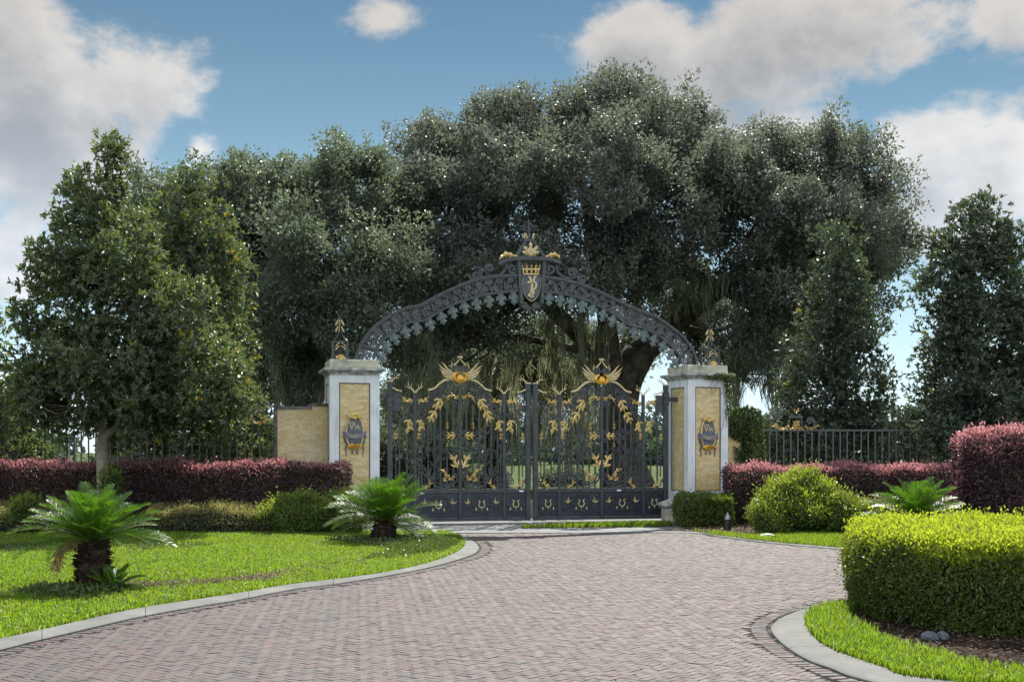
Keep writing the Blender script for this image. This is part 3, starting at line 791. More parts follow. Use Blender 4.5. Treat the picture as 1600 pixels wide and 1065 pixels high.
# ---------------------------------------------------------------- name plaques
def text_mesh(txt, size, thick, font_scale=(1, 1)):
    cu = bpy.data.curves.new('lettering', 'FONT'); cu.body = txt; cu.size = size; cu.extrude = thick; cu.align_x = 'CENTER'; cu.resolution_u = 3
    o = bpy.data.objects.new('lettering_source', cu); COL.objects.link(o)
    me = bpy.data.meshes.new_from_object(o.evaluated_get(bpy.context.evaluated_depsgraph_get()))
    v = np.empty(len(me.vertices)*3); me.vertices.foreach_get('co', v); v = v.reshape(-1, 3)
    f = [tuple(p.vertices) for p in me.polygons]
    bpy.data.objects.remove(o); bpy.data.curves.remove(cu); bpy.data.meshes.remove(me)
    return np.stack([v[:, 0]*font_scale[0], -v[:, 2], v[:, 1]*font_scale[1]], 1), f
def plaque(label, s, rz, hw, zc):
    # sits on the pillar's front face; local origin = centre of the oval
    r = gthing('name_plaque', label, 'plaque', s, 0, rz, 'oval name plaques on the pillars')
    y0 = -hw + .022
    a, bz = .185, .365
    th = np.linspace(0, 2*PI, 40, endpoint=False)
    def oval(k, y): return [(a*k*math.cos(q)*(1-.10*math.sin(q) if math.sin(q) < 0 else 1), y, zc+bz*k*math.sin(q)) for q in th][::-1]
    m = MB(); m.loft([oval(.96, y0), oval(.96, y0-.03), oval(.90, y0-.045), oval(.5, y0-.05), oval(.02, y0-.052)])
    part('medallion', m, M['slate'], r)
    rim = MB(); rim.tube(np.array(oval(.98, y0-.038) + [oval(.98, y0-.038)[0]]), .019, 6)
    part('gilded_rim', rim, M['gold'], r)
    sh = MB()
    for k, (ang, L) in enumerate([(90, .17), (62, .16), (118, .16), (38, .15), (142, .15), (20, .12), (160, .12)]):
        q = math.radians(ang); x0, z0 = .30*a*math.cos(q), zc+bz*.78+.01*math.sin(q)
        x1, z1 = x0*1.2+L*math.cos(q)*.85, z0+L*math.sin(q)*.72+.02
        sh.leaf([(x0, z0), ((x0+x1)/2, (z0+z1)/2+.01), (x1, z1)], .125, 2, y0-.05-.004*k, .02, .03)
    sh.ellipsoid((0, y0-.075, zc+bz*.80), (.035, .03, .05))
    part('gilded_crest', sh, M['gold'], r)
    lo = MB()
    for k, ang in enumerate([-90, -62, -118, -35, -145]):
        q = math.radians(ang); x0, z0 = 0.05*math.cos(q), zc-bz*.70
        lo.leaf([(x0, z0), (x0+.07*math.cos(q), z0+.06*math.sin(q)), (x0+.155*math.cos(q), z0+.12*math.sin(q))], .085, 2, y0-.05-.004*k, .02, .03)
    part('gilded_shell', lo, M['orange_gold'], r)
    rb = MB(); n = 17; L0 = []
    for k in range(n):
        u = -1+2*k/(n-1); x = u*.232; zz = zc-.055-.045*math.cos(u*PI/2)+.02*u*u
        yy = y0-.062-.03*math.cos(u*PI/2)
        L0.append([(x, yy, zz-.052), (x, yy, zz+.052), (x, yy+.012, zz+.052), (x, yy+.012, zz-.052)])
    rb.loft(L0)
    for sgn in (-1, 1):
        rb.box(min(sgn*.205, sgn*.25), max(sgn*.205, sgn*.25), y0-.045, y0-.02, zc-.13, zc+.02)
    bn = part('ribbon_banner', rb, M['violet'], r)
    tx = MB(); v, f = text_mesh('PARADISUS', .082, .004, (.74, 1.2))
    u = v[:, 0]/.232
    v = np.stack([v[:, 0], v[:, 1]+y0-.068-.03*np.cos(u*PI/2), v[:, 2]+zc-.082-.045*np.cos(u*PI/2)+.02*u*u], 1)
    tx.add(v, f); part('lettering', tx, M['palegold'], bn)
    tv = MB()
    for ch, x, sz, dz_ in (('V', -.066, .19, .0), ('I', .006, .15, .012), ('A', .066, .135, .0)):
        v, f = text_mesh(ch, sz, .006, (1.0, 1.12)); tv.add(v + np.array([x, y0-.056, zc+.055+dz_]), f)
    tv.bar([(-.12, zc+.20), (-.05, zc+.205), (.0, zc+.195)], .012, .012, y0-.056)
    part('lettering', tv, M['palegold'], r)
    for sgn in (-1, 1):
        ts = MB()
        ts.bar(smooth_line([(sgn*.20, zc-.12), (sgn*.205, zc-.20), (sgn*.17, zc-.27), (sgn*.195, zc-.36), (sgn*.175, zc-.45), (sgn*.185, zc-.52)], 4), np.linspace(.05, .012, 21), .015, y0-.012)
        part('tassel', ts, M['slate'], r); ts = MB(); ts.leaf([(sgn*.05, zc-bz*1.06), (sgn*.055, zc-bz*1.2), (sgn*.05, zc-bz*1.32)], .05, 2, y0-.014)
        part('tassel', ts, M['slate'], r)
    return r
plaque('oval slate plaque reading VIA PARADISUS on the left pillar above the cycad', 0, 0, HWL, 2.03)
plaque('oval slate plaque reading VIA PARADISUS on the ivy-draped right pillar', sR, math.radians(6), .52, 2.02)

# ---------------------------------------------------------------- finials on the pillars
def finial(label, s, z, rz, sc=1.0):
    r = gthing('pillar_finial', label, 'finial', s, 0, rz, 'wrought iron finials on the pillars')
    r.location.z = z; ir = MB(); h = .155*sc
    for x in (-h, h):
        for y in (-h, h):
            ir.box(x-.016, x+.016, y-.016, y+.016, .012, .42*sc)
            pth = smooth_line([(x, y, .42*sc), (x*.62, y*.62, .48*sc), (x*.22, y*.22, .60*sc), (0.02*np.sign(x), .02*np.sign(y), .76*sc)], 5)
            ir.tube(pth, .014, 5)
    for x0, x1, y0, y1 in ((-h, h, -h-.016, -h+.016), (-h, h, h-.016, h+.016)):
        ir.box(x0, x1, y0, y1, .40*sc, .43*sc); ir.box(x0, x1, y0+.002, y1-.002, 0.0, .012)
    for x in (-h, h):
        ir.box(x-.014, x+.014, -h+.016, h-.016, .402*sc, .428*sc); ir.box(x-.014, x+.014, -h+.016, h-.016, .0, .012)
    ir.tube([(0, 0, .40*sc), (0, 0, .8*sc), (0, 0, .96*sc)], .014, 6)
    for k in (-1, 1):
        ir.tube(smooth_line([(0, 0, .93*sc), (k*.03, 0, 1.0*sc), (k*.075*sc, 0, 1.06*sc), (k*.10*sc, 0, 1.065*sc)], 4), np.linspace(.012, .006, 13), 5)
    for sg in (-1, 1):
        for z1 in (.12, .18, .24):
            ir.bar(smooth_line([(0, z1*sc), (sg*.06*sc, (z1+.05)*sc), (sg*h, (z1-.02)*sc)], 4), .012, .012, -h)
    part('frame', ir, M['iron'], r)
    gl = MB()
    for zz, L in ((.90, .14), (.76, .15)):
        for a in np.linspace(0, 2*PI, 6, endpoint=False) + .3:
            m2 = MB().leaf([(.03, zz*sc), (.06, (zz-.05)*sc), (.105*sc, (zz-.14)*sc)], .06*sc, 2, 0, .008, .012)
            for v in m2.v:
                x, y = v[:, 0].copy(), v[:, 1].copy(); v[:, 0] = x*math.cos(a)-y*math.sin(a); v[:, 1] = x*math.sin(a)+y*math.cos(a)
            gl.merge(m2)
    for sg in (-1, 1):
        for z1 in (.26, .33):
            gl.leaf([(sg*.01, (z1+.06)*sc), (sg*.06, (z1+.03)*sc), (sg*.125*sc, (z1-.05)*sc)], .04, 2, -h-.012, .01, .01)
    part('gilded_leaves', gl, M['palegold'], r)
    ro = MB()
    for a in np.linspace(10, 170, 9):
        q = math.radians(a)
        ro.leaf([(0.01*math.cos(q), .03), (.06*math.cos(q), .03+.05*math.sin(q)), (.125*sc*math.cos(q), .03+.12*sc*math.sin(q))], .045, 2, -h-.02, .012, .015)
    ro.ellipsoid((0, -h-.03, .035), (.035, .03, .035), 10, 6)
    part('gilded_rosette', ro, M['gold'], r)
    return r
finial('iron finial with gilded leaves on the left pillar cap, clear against dark oak', gp(531, 560)[0], 3.585, 0)
finial('iron finial with gilded leaves on the right pillar cap, in front of hanging moss', gp(1109, 560)[0], 3.60, math.radians(6), .97)

# ---------------------------------------------------------------- gate leaves
ZX = lambda dx: 590 + (475+np.asarray(dx, float))/3.672
ZY = lambda y: 540 + np.asarray(y, float)/3.672
sL0 = gp(606.5, 700)[0]; sMid = gp(831.0, 700)[0]; sR1 = gp(1043, 700)[0]
_c = gp(719.5, 700)[0]
KZ = (gp(ZX(200), 700)[0]-gp(ZX(-200), 700)[0])/400.0        # metres per drawing unit
LEN_L = 800*KZ
def gate_leaf(label, s_c, flip, scale):
    """flip = +1: hinge on the left (-x). Drawing units: dx from the leaf's centre, y downwards"""
    r = gthing('gate_leaf', label, 'gate', s_c, 0, 0, 'wrought iron gate leaves')
    k = KZ*scale
    z_of = lambda y: EYE - (ZY(y)-HY)/F*26.93
    def C(pts, sg=1):
        p = np.asarray(pts, dtype=float); return np.stack([p[:, 0]*k*sg*flip, z_of(p[:, 1])], 1)
    zb = .06
    # --- frame
    fr = MB()
    z0, zr0, zr1 = zb, z_of(850), z_of(825)
    for sg in (-1, 1):
        x = sg*400*k; fr.box(x-.052, x+.052, -.055, .055, zb, z_of(203), 0, .008)
        x = sg*258*k; fr.box(x-.032, x+.032, -.048, .035, zb, z_of(265), 0, .006)
    fr.box(-.034, .034, -.050, .038, zb, z_of(212), 0, .006)
    fr.box(-400*k+.052, 400*k-.052, -.045, .045, zr0, zr1, 0, .006)
    fr.box(-400*k+.052, 400*k-.052, -.04, .04, zb, zb+.07, 0, .006)
    part('frame', fr, M['iron'], r)
    # --- bars, each its own
    bars = [(38, 330, 492, 9), (38, 546, 825, 9), (75, 330, 825, 9), (112, 350, 825, 9), (147, 385, 825, 9), (183, 425, 825, 9), (220, 470, 825, 9),
            (238, 535, 825, 8), (305, 432, 735, 9), (347, 432, 825, 9), (367, 570, 760, 8)]
    for sg in (-1, 1):
        for dx, ya, yb, w_ in bars:
            b = MB(); x = sg*flip*dx*k; h = w_*k/2*.95
            if dx in (238, 367):
                c = C(spiral(dx, 553, 17, 1, PI/2, 1, 1.0, 14), sg); b.bar(c, .02, .02)
                b.box(x-.011, x+.011, -.011, .011, z_of(yb), z_of(570))
            elif dx == 305:
                b.box(x-h, x+h, -.013, .013, z_of(yb), z_of(ya))
                b.bar(C(np.vstack([[(305, 735)], spiral(288, 745, 17, 1.2, 0, 1, .3)]), sg), .022, .024)
                b.bar(C(smooth_line([(305, 434), (322, 412), (347, 432)], 6), sg), .022, .024)
            else:
                b.box(x-h, x+h, -.013, .013, z_of(yb), z_of(ya))
            part('bar', b, M['iron'], r)
    # --- scrollwork (iron)
    sw = []; d_ = .03
    def bar(pts, w=.020, dd=d_, y=0.0):
        for sg in (-1, 1): sw.append(MB().bar(C(pts, sg), w, dd, y))
    def vol(cx, cy, R, turns=1.7, a0=90, dr=1, w=.023, tail=None, re=.16):
        s_ = spiral(cx, cy, R, turns, math.radians(a0), dr, re)
        if tail is not None: s_ = np.vstack([smooth_line(list(tail)+[tuple(s_[0])], 5), s_[1:]])
        bar(s_, w)
    for o_ in (0, 16, 30):
        bar(smooth_line([(20, 196+o_), (60, 196+o_), (100, 206+o_), (132, 232+o_), (158, 252+o_), (180, 262+o_)], 5), .016)
    vol(48, 246, 40, 2.2, -90, 1, .020); vol(104, 258, 27, 1.8, -90, 1); vol(84, 226, 14, 1.4, 90, -1); vol(140, 278, 20, 1.6, -90, -1)
    vol(172, 296, 19, 1.6, 90, 1); vol(110, 296, 16, 1.5, 90, 1); vol(205, 330, 17, 1.5, 0, 1); vol(160, 322, 14, 1.5, 180, 1); vol(232, 318, 15, 1.5, 0, -1)
    vol(130, 246, 12, 1.4, 0, 1); vol(185, 340, 12, 1.4, 90, 1); vol(70, 290, 14, 1.3, 180, 1)
    vol(38, 312, 17, 1.5, -90, 1, .022, [(38, 345), (20, 330), (22, 305)])
    bar(smooth_line([(90, 330), (125, 312), (160, 318), (200, 344), (258, 352)], 5), .018)
    bar(smooth_line([(100, 262), (120, 300), (150, 330), (190, 352)], 5), .014); bar(smooth_line([(120, 240), (150, 270), (175, 312), (215, 345)], 5), .014)
    vol(222, 388, 32, 1.7, 60, -1, .022, [(256, 352), (252, 372)]); vol(196, 372, 13, 1.3, 180, 1); vol(240, 425, 13, 1.3, 0, 1)
    bar(smooth_line([(258, 440), (240, 420), (214, 412)], 5), .018)
    vol(312, 388, 34, 1.7, 120, 1, .022, [(262, 360), (270, 390), (292, 412)]); vol(348, 362, 15, 1.4, 90, 1); vol(376, 345, 15, 1.4, 180, 1); vol(360, 402, 13, 1.4, 0, -1)
    bar(smooth_line([(262, 335), (300, 345), (345, 335), (388, 340)], 5), .018); bar(smooth_line([(262, 320), (305, 334), (350, 318), (388, 300)], 5), .015)
    bar(smooth_line([(270, 446), (290, 418), (320, 420), (332, 440)], 5), .018); bar(smooth_line([(347, 436), (362, 420), (388, 418)], 5), .018)
    for cy, a0, dr in ((488, 90, 1), (541, -90, -1)):
        vol(22, cy, 17, 1.5, 0, dr if cy < 500 else -1, .022, [(38, cy-38 if cy < 500 else cy+42)])
    bar(smooth_line([(85, 513), (108, 503), (138, 516)], 5), .016); vol(122, 522, 18, 1.5, -90, 1, .015); vol(100, 492, 14, 1.4, 90, 1, .014); vol(100, 536, 14, 1.4, -90, -1, .014)
    # bottom half-round bowls
    arc = lambda cx, cy, R, a, b: [(cx+R*math.cos(math.radians(q)), cy+R*math.sin(math.radians(q))) for q in np.linspace(a, b, 26)]
    bar(arc(92, 738, 82, -25, 200), .026); bar(arc(92, 736, 66, 10, 185), .018)
    bar(smooth_line([(10, 695), (6, 730), (12, 760)], 5), .022)
    vol(140, 752, 26, 1.6, 90, -1, .020, [(40, 790), (85, 808), (125, 792)]); vol(52, 778, 20, 1.5, 90, 1, .016); vol(30, 745, 16, 1.4, 0, 1, .016); vol(95, 795, 16, 1.4, 0, 1, .014); vol(120, 715, 13, 1.4, 0, 1, .014)
    vol(222, 785, 33, 1.9, 90, -1, .020); vol(292, 785, 33, 1.9, 90, 1, .020); vol(385, 785, 15, 1.4, 180, 1, .018, [(345, 822), (368, 812)]); vol(200, 745, 13, 1.4, 90, 1, .016)
    bar(smooth_line([(180, 822), (222, 818), (256, 790)], 5), .018); bar(smooth_line([(345, 822), (300, 820), (262, 790)], 5), .018)
    parts_by_contact('scrollwork', sw, M['iron'], r)
    # --- vine with leaves
    vn = MB(); vr = np.random.default_rng(5)
    for sg in (-1, 1):
        for pth in ([(100, 545), (125, 580), (160, 600), (185, 590), (212, 620), (225, 665), (205, 705), (222, 745)], [(160, 600), (130, 640), (140, 690), (110, 720)], [(60, 640), (85, 600), (110, 610), (125, 650)],
                    [(262, 580), (285, 600), (318, 612), (350, 590), (392, 600)], [(215, 560), (240, 590), (258, 600)], [(20, 610), (50, 590), (90, 600), (112, 560)], [(150, 690), (180, 660), (190, 620), (170, 590)], [(240, 640), (215, 690), (190, 740)],
                    [(120, 470), (150, 500), (180, 480), (205, 520), (190, 560)], [(270, 640), (300, 660), (330, 640), (360, 665)], [(90, 640), (120, 660), (150, 650), (160, 600)]):
            c = C(smooth_line(pth, 8), sg); vn.bar(c, .014, .016, -.02)
            for q in c[::2]:
                a = vr.uniform(0, 2*PI); L = vr.uniform(.045, .085)
                m_ = (q[0]+math.cos(a)*L*.5, q[1]+math.sin(a)*L*.5); e_ = (q[0]+math.cos(a)*L, q[1]+math.sin(a)*L)
                vn.leaf([q, m_, e_], .04, 1, -.025, .006, .01)
    part('iron_vine', vn, M['iron'], r)
    # --- lower plates with applied ornament
    for sg in (-1, 1):
        for x0, x1, cx in ((7, 251, 125), (265, 388, 326)):
            pl = MB(); xa, xb = sorted((sg*flip*x0*k, sg*flip*x1*k))
            pl.box(xa, xb, -.012, .012, zb+.072, zr0-.002)
            e_ = .035; za, zc_ = zb+.12, zr0-.06
            pl.box(xa+e_, xb-e_, -.022, -.012, zc_-.02, zc_); pl.box(xa+e_, xb-e_, -.022, -.012, za, za+.02)
            pl.box(xa+e_, xa+e_+.02, -.022, -.012, za+.02, zc_-.02); pl.box(xb-e_-.02, xb-e_, -.022, -.012, za+.02, zc_-.02)
            p = part('lower_plate', pl, M['iron_blue'], r)
            orn = MB()
            def ob(pts, w_=.016):
                orn.bar(C(pts, sg), w_, .022, -.026)
            for s2 in (-1, 1):
                X = lambda v: cx + s2*v
                tail = smooth_line([(X(0), 965), (X(40), 945), (X(57), 905), (X(45), 872)], 6)
                sp = spiral(cx+s2*24, 880, 22, 1.6, math.radians(-20 if s2 > 0 else 200), -s2, .2)
                ob(np.vstack([tail, sp])); 
                sp = spiral(cx+s2*52, 935, 17, 1.3, math.radians(200 if s2 > 0 else -20), s2, .2); ob(sp, .013)
                sp = spiral(cx+s2*28, 968, 14, 1.4, 0 if s2 < 0 else PI, -s2, .2); ob(sp, .013)
                if cx == 125:
                    ob(np.vstack([smooth_line([(X(20), 950), (X(60), 950), (X(78), 925), (X(84), 905)], 5)]))
                    ob(spiral(cx+s2*92, 950, 24, 1.7, math.radians(200 if s2 > 0 else -20), s2, .15))
            part('scroll_ornament', orn, M['iron'], p)
            ly = MB()
            t_ = np.linspace(math.radians(-60), math.radians(240), 22)
            ly.bar(C(np.stack([cx+17*np.cos(t_), 918+18*np.sin(t_)], 1), sg), .018, .022, -.032)
            for s2 in (-1, 1):
                ly.bar(C([(cx+s2*8.5, 902), (cx+s2*14, 896), (cx+s2*20, 894)], sg), .018, .025, -.030)
                tk_ = MB().bar(C([(cx+s2*31, 938), (cx+s2*34, 953)], sg), .024, .02, -.030); part('gilded_tick', tk_, M['palegold'], p)
            ly.leaf(C([(cx, 938), (cx, 946), (cx, 955)], sg), .04, 1, -.032)
            part('gilded_lyre', ly, M['palegold'], p)
            if cx == 125:
                for s2 in (-1, 1):
                    ly = MB(); b0 = (cx+s2*82, 915)
                    for tx, ty in ((-8, 872), (-2, 884), (24, 898), (-22, 895)):
                        ly.leaf(C([b0, ((b0[0]+cx+s2*(84+tx))/2, (b0[1]+ty)/2), (cx+s2*(84+tx), ty)], sg), .05, 1, -.034)
                    part('gilded_tulip', ly, M['palegold'], p)
    # --- gilded leaves, each its own
    def gold(pts, w_, lobes, name='gilded_leaf', mt='gold', both=True, y=-.03):
        for sg in (-1, 1):
            g_ = acanthus(C(smooth_line(pts, 5), sg), w_*k*.98, 1 if lobes < 4 else 2, y)
            part(name, g_, M[mt], r)
    gold([(12, 300), (28, 282), (52, 277), (74, 292), (84, 326)], 26, 4)
    gold([(108, 298), (126, 322), (134, 345), (142, 370)], 50, 3); gold([(142, 368), (158, 392), (168, 412), (184, 440)], 46, 3)
    gold([(245, 304), (224, 316), (200, 308), (180, 276)], 30, 3); gold([(271, 304), (294, 316), (318, 308), (340, 280)], 30, 3)
    gold([(222, 420), (232, 446), (226, 470), (240, 500)], 44, 3); gold([(284, 418), (298, 448), (293, 475), (310, 508)], 46, 3)
    gold([(238, 538), (238, 520), (238, 488)], 22, 2); gold([(367, 538), (367, 520), (367, 488)], 22, 2)
    gold([(26, 513), (55, 513), (88, 513)], 38, 3)
    gold([(75, 474), (75, 450), (75, 426)], 17, 3, 'gilded_collar'); gold([(75, 580), (75, 565), (75, 548)], 14, 2, 'gilded_collar')
    gold([(14, 702), (30, 672), (38, 645), (64, 618)], 46, 3)
    gold([(100, 782), (82, 760), (84, 732), (104, 714), (128, 712)], 26, 4)
    gold([(54, 778), (44, 760), (30, 742)], 18, 2); gold([(54, 778), (62, 760), (80, 742)], 18, 2)
    gold([(212, 824), (184, 812), (172, 786), (188, 756)], 26, 3); gold([(312, 824), (340, 812), (352, 788), (346, 756)], 28, 3)
    # --- top rails and antlers
    for sg in (-1, 1):
        tr = MB(); t2 = MB()
        tr.bar(C(smooth_line([(34, 186), (60, 183), (92, 190), (122, 212), (148, 236), (184, 247)], 6), sg), .036, .05, -.005)
        t2.bar(C(smooth_line([(334, 254), (360, 250), (386, 236)], 6), sg), .030, .05, -.005)
        part('gilded_top_rail', tr, M['palegold'], r); part('gilded_top_rail', t2, M['palegold'], r)
    for sg in (-1, 1):
        an = MB()
        def tine(pts, w0):
            c = C(smooth_line(pts, 4), sg); n = len(c)
            an.tube(np.stack([c[:, 0], np.full(n, 0.0), c[:, 1]], 1), np.linspace(w0, .004, n), 6)
        for s2 in (-1, 1):
            X = lambda v: 258 + s2*v
            tine([(258, 268), (X(12), 250), (X(26), 238), (X(36), 222), (X(38), 200)], .02); tine([(X(22), 242), (X(20), 226), (X(22), 214)], .009); tine([(X(29), 234), (X(40), 234), (X(46), 222)], .008)
        an.box(sg*flip*258*k-.036, sg*flip*258*k+.036, -.036, .036, z_of(264), z_of(257))
        part('gilded_antlers', an, M['palegold'], r)
        an = MB()
        tine([(398, 206), (386, 190), (366, 178), (354, 158)], .02); tine([(378, 184), (374, 168), (376, 156)], .009); tine([(366, 178), (354, 180), (346, 172)], .008)
        an.box(sg*flip*400*k-.058, sg*flip*400*k+.058, -.06, .06, z_of(203), z_of(196))
        part('gilded_antlers', an, M['palegold'], r)
    # hinge side corner plate and bracket
    hp = MB(); c = C([(398, 262), (338, 262), (338, 345), (352, 372), (398, 372)], -1)
    pts = [(x, z) for x, z in c]
    n = len(pts); v = [(x, -.02, z) for x, z in pts] + [(x, .02, z) for x, z in pts]
    ff = [tuple(range(n)), tuple(range(2*n-1, n-1, -1))] + [(i, n+i, n+(i+1) % n, (i+1) % n) for i in range(n)]
    hp.add(v, ff); xh = -400*k*flip
    for zz in (z_of(262), z_of(306)):
        hp.box(xh-.07, xh+.07, -.07, .07, zz-.06, zz+.06, 0, .012)
    xa, xb = sorted((xh, xh-flip*.30)); hp.box(xa, xb, -.03, .03, z_of(286)-.05, z_of(286)+.05, 0, .008)
    part('hinge_plate', hp, M['iron'], r)
    wl = MB(); wx = (358 if flip > 0 else 105)*k; wl.box(wx-.05, wx+.05, -.052, -.046, z_of(845), z_of(835))
    part('maker_plate', wl, M['label_white'], r)
    # --- winged crest
    for sg in (-1, 1):
        wg = MB()
        tips = [((36, 150), (70, 128), (92, 100), (109, 80)), ((36, 155), (78, 140), (106, 118), (128, 94)), ((35, 160), (80, 150), (104, 138), (121, 120)), ((34, 165), (76, 158), (98, 150), (113, 138)),
                ((33, 170), (72, 166), (92, 161), (107, 152)), ((32, 175), (64, 173), (84, 171), (96, 166)), ((31, 180), (54, 180), (68, 180), (78, 176))]
        for i, q in enumerate(tips):
            wg.leaf(C(smooth_line(q, 4), sg), 15*k, 1, -.03-.006*(i % 2), .014, .016, depth=.12)
        part('gilded_wing', wg, M['palegold'], r)
        sh = MB(); sh.leaf(C(smooth_line([(14, 144), (30, 150), (36, 168), (30, 186), (16, 200)], 5), sg), 24*k, 1, -.045, .03, .035, depth=.1)
        part('gilded_shoulder', sh, M['orange_gold'], r)
    ob_ = MB(); zz = z_of(180); ob_.ellipsoid((0, -.05, zz), (.085, .06, .10), 18, 12)
    part('orb', ob_, M['orange_gold'], r)
    ct = MB()
    for sg in (-1, 1):
        s_ = spiral(21, 126, 19, 1.7, math.radians(90), -1, .18)
        ct.bar(C(np.vstack([smooth_line([(2, 168), (10, 152), tuple(s_[0])], 4), s_[1:]]), sg), .022, .035)
        ct.bar(C(smooth_line([(44, 138), (46, 116), (36, 104), (20, 100), (4, 128)], 5), sg), .030, .03)
    part('crest_scroll', ct, M['iron'], r)
    cg = MB()
    for sg in (-1, 1):
        cg.bar(C(smooth_line([(34, 102), (22, 88), (10, 74), (4, 60)], 4), sg), np.linspace(.028, .014, 13), .03, -.02)
        cg.bar(C(spiral(9, 52, 8, 1.2, math.radians(150), 1, .3), sg), .014, .02, -.02)
        cg.leaf(C(smooth_line([(50, 120), (50, 104), (44, 94), (52, 76)], 4), sg), 13*k, 1, -.01)
    part('gilded_flame', cg, M['palegold'], r)
    return r
sc_R = (sR1-sMid-.05)/LEN_L
gate_leaf('left leaf of the black and gold winged gate, partly behind the cycad', gp(718.6, 700)[0], 1, (gp(826.3, 700)[0]-gp(611, 700)[0])/LEN_L)
gate_leaf('right leaf of the black and gold winged gate, hinged on the ivy-draped pillar', (gp(836.5, 700)[0]+gp(1040, 700)[0])/2, -1, (gp(1040, 700)[0]-gp(836.5, 700)[0])/LEN_L)

# ---------------------------------------------------------------- arch
def arch():
    r = gthing('gate_arch', 'dark iron arch with filigree band, green leaf fringe and crowned crest', 'arch')
    def S(pts, n=6): return gp(*np.array(smooth_line(pts, n)).T)
    Lo = [(557,561),(558,554.6),(565,537),(580,516),(597,500.6),(621,486.6),(638,480),(655.5,477),(673,467.5),(694,457),(716,446.8),(737.6,439),(759,433.9),(781,431.5),(809,430.8)]
    Li = [(584,561),(586,552),(597,532),(614.5,517.5),(636,505),(651,502),(664,500.4),(679,491),(694,482),(716,472.5),(748,463),(781,457),(811,454.5)]
    Ro = [(848,432.5),(876,437),(906,444.5),(932,455),(960,468),(982,479),(999,485.5),(1021,494),(1042,508),(1064,525),(1077,542),(1085,558),(1086.5,569)]
    Ri = [(848,456),(876,459),(906,466.5),(932,477),(958,491),(980,507),(1003,512.5),(1021,520.5),(1040,533.5),(1055,549),(1060.5,558),(1062,569)]
    def res(p, n):
        s = np.concatenate([[0], np.cumsum(np.linalg.norm(np.diff(p, axis=0), axis=1))]); tt = np.linspace(0, s[-1], n)
        return np.stack([np.interp(tt, s, p[:, 0]), np.interp(tt, s, p[:, 1])], 1)
    sides = []
    for o_, i_ in ((Lo, Li), (Ro, Ri)):
        o = res(S(o_), 80); i = res(S(i_), 80); sides.append((o, i))
        rl = MB(); rl.bar(o, .06, .20); rl.bar(o + np.array([0, -.048]), .022, .14, 0)
        part('outer_rail', rl, M['iron'], r)
        rl = MB(); rl.bar(i, .05, .20); part('inner_rail', rl, M['iron'], r)
        fg = MB(); nst = 34; rr = np.random.default_rng(3)
        oo, ii = res(o, nst), res(i, nst)
        for k in range(nst):
            a, b = oo[k], ii[k]; m_ = (a+b)/2; u = unit((a-b)[None])[0]; wdt = np.linalg.norm(a-b); v = np.array([u[1], -u[0]])
            for layer, yy in ((0, -.05), (1, .05)):
                ph = (k+layer) % 2
                for sg, off in ((1, .19), (-1, -.19)):
                    c = m_ + u*wdt*off*(1 if ph else -1)*1.0 + v*(.05*sg)
                    s_ = spiral(0, 0, wdt*.20, 1.6, rr.uniform(0, 6.28), 1 if (k+sg) % 2 else -1, .2, 18)
                    fg.bar(np.stack([c[0]+s_[:, 0], c[1]+s_[:, 1]], 1), .013, .022, yy)
                e1 = m_ + u*wdt*.42 + v*.06; e2 = m_ - u*wdt*.42 - v*.06; q = m_ + v*rr.uniform(-.08, .08)
                fg.bar(smooth_line([e1, q, e2], 4), .012, .02, yy*1.1)
                for _ in range(3):
                    p0 = m_ + u*wdt*rr.uniform(-.38, .38) + v*rr.uniform(-.07, .07); a_ = rr.uniform(0, 6.28); L = .07
                    dv = np.array([math.cos(a_), math.sin(a_)])*L
                    fg.leaf([p0, p0+dv*.5, p0+dv], .035, 1, yy-.012, .006, .008)
        part('filigree', fg, M['iron_light'], r)
        # green leaf fringe along the inner rail, one leaf at a time
        n = 13 if o_ is Lo else 14
        pts = res(i, n+1); tg = unit(np.gradient(pts, axis=0))
        for k in range(n):
            p = (pts[k]+pts[k+1])/2; tt = unit((pts[k+1]-pts[k])[None])[0]; dn = np.array([tt[1], -tt[0]])
            if dn[1] > 0: dn = -dn
            dn = unit((dn + np.array([0, -.55]))[None])[0]
            lf = MB()
            L = .32; wv_ = .25
            lf.leaf([p-dn*.02, p+dn*L*.5, p+dn*L], wv_, 3, -.06, .016, .04)
            sd_ = np.array([-dn[1], dn[0]])
            for sg in (-1, 1):
                lf.leaf([p, p+dn*.10+sd_*sg*.06, p+dn*.20+sd_*sg*.13], .11, 2, -.05, .014, .03)
            part('fringe_leaf', lf, M['patina'], r)
    # closing bars at the springing and feet on the caps
    ft = MB()
    for o, i in ((sides[0][0][6], sides[0][1][4]), (sides[1][0][-8], sides[1][1][-4])):
        ft.bar([o, i], .05, .18)
    part('springer_bar', ft, M['iron'], r)
    # ---------------- crest (pixel drawing on the gate plane)
    Q = lambda pts: gp(*np.asarray(pts, float).T)
    Z = lambda pts: Q([(720+x/6.655, 330+y/6.655) for x, y in pts])
    cr = MB()
    cr.bar(Z([(590, 520), (606, 740), (622, 965)]), .075, .20, -.03); cr.bar(Z([(858, 520), (844, 740), (830, 965)]), .075, .20, -.03)
    cr.bar(Z(smooth_line([(380, 552), (450, 522), (560, 502), (720, 498), (880, 506), (960, 522), (1018, 545)], 5)), .085, .26, -.04)
    cr.bar(Z(smooth_line([(565, 480), (610, 410), (650, 350), (662, 310)], 5)), .06, .10, -.03); cr.bar(Z(smooth_line([(862, 478), (815, 410), (770, 350), (752, 310)], 5)), .06, .10, -.03)
    cr.bar(Z([(650, 306), (760, 306)]), .06, .12, -.03); cr.bar(Z([(590, 676), (850, 680)]), .05, .12, -.03)
    part('crest_frame', cr, M['iron'], r)
    sc_ = []
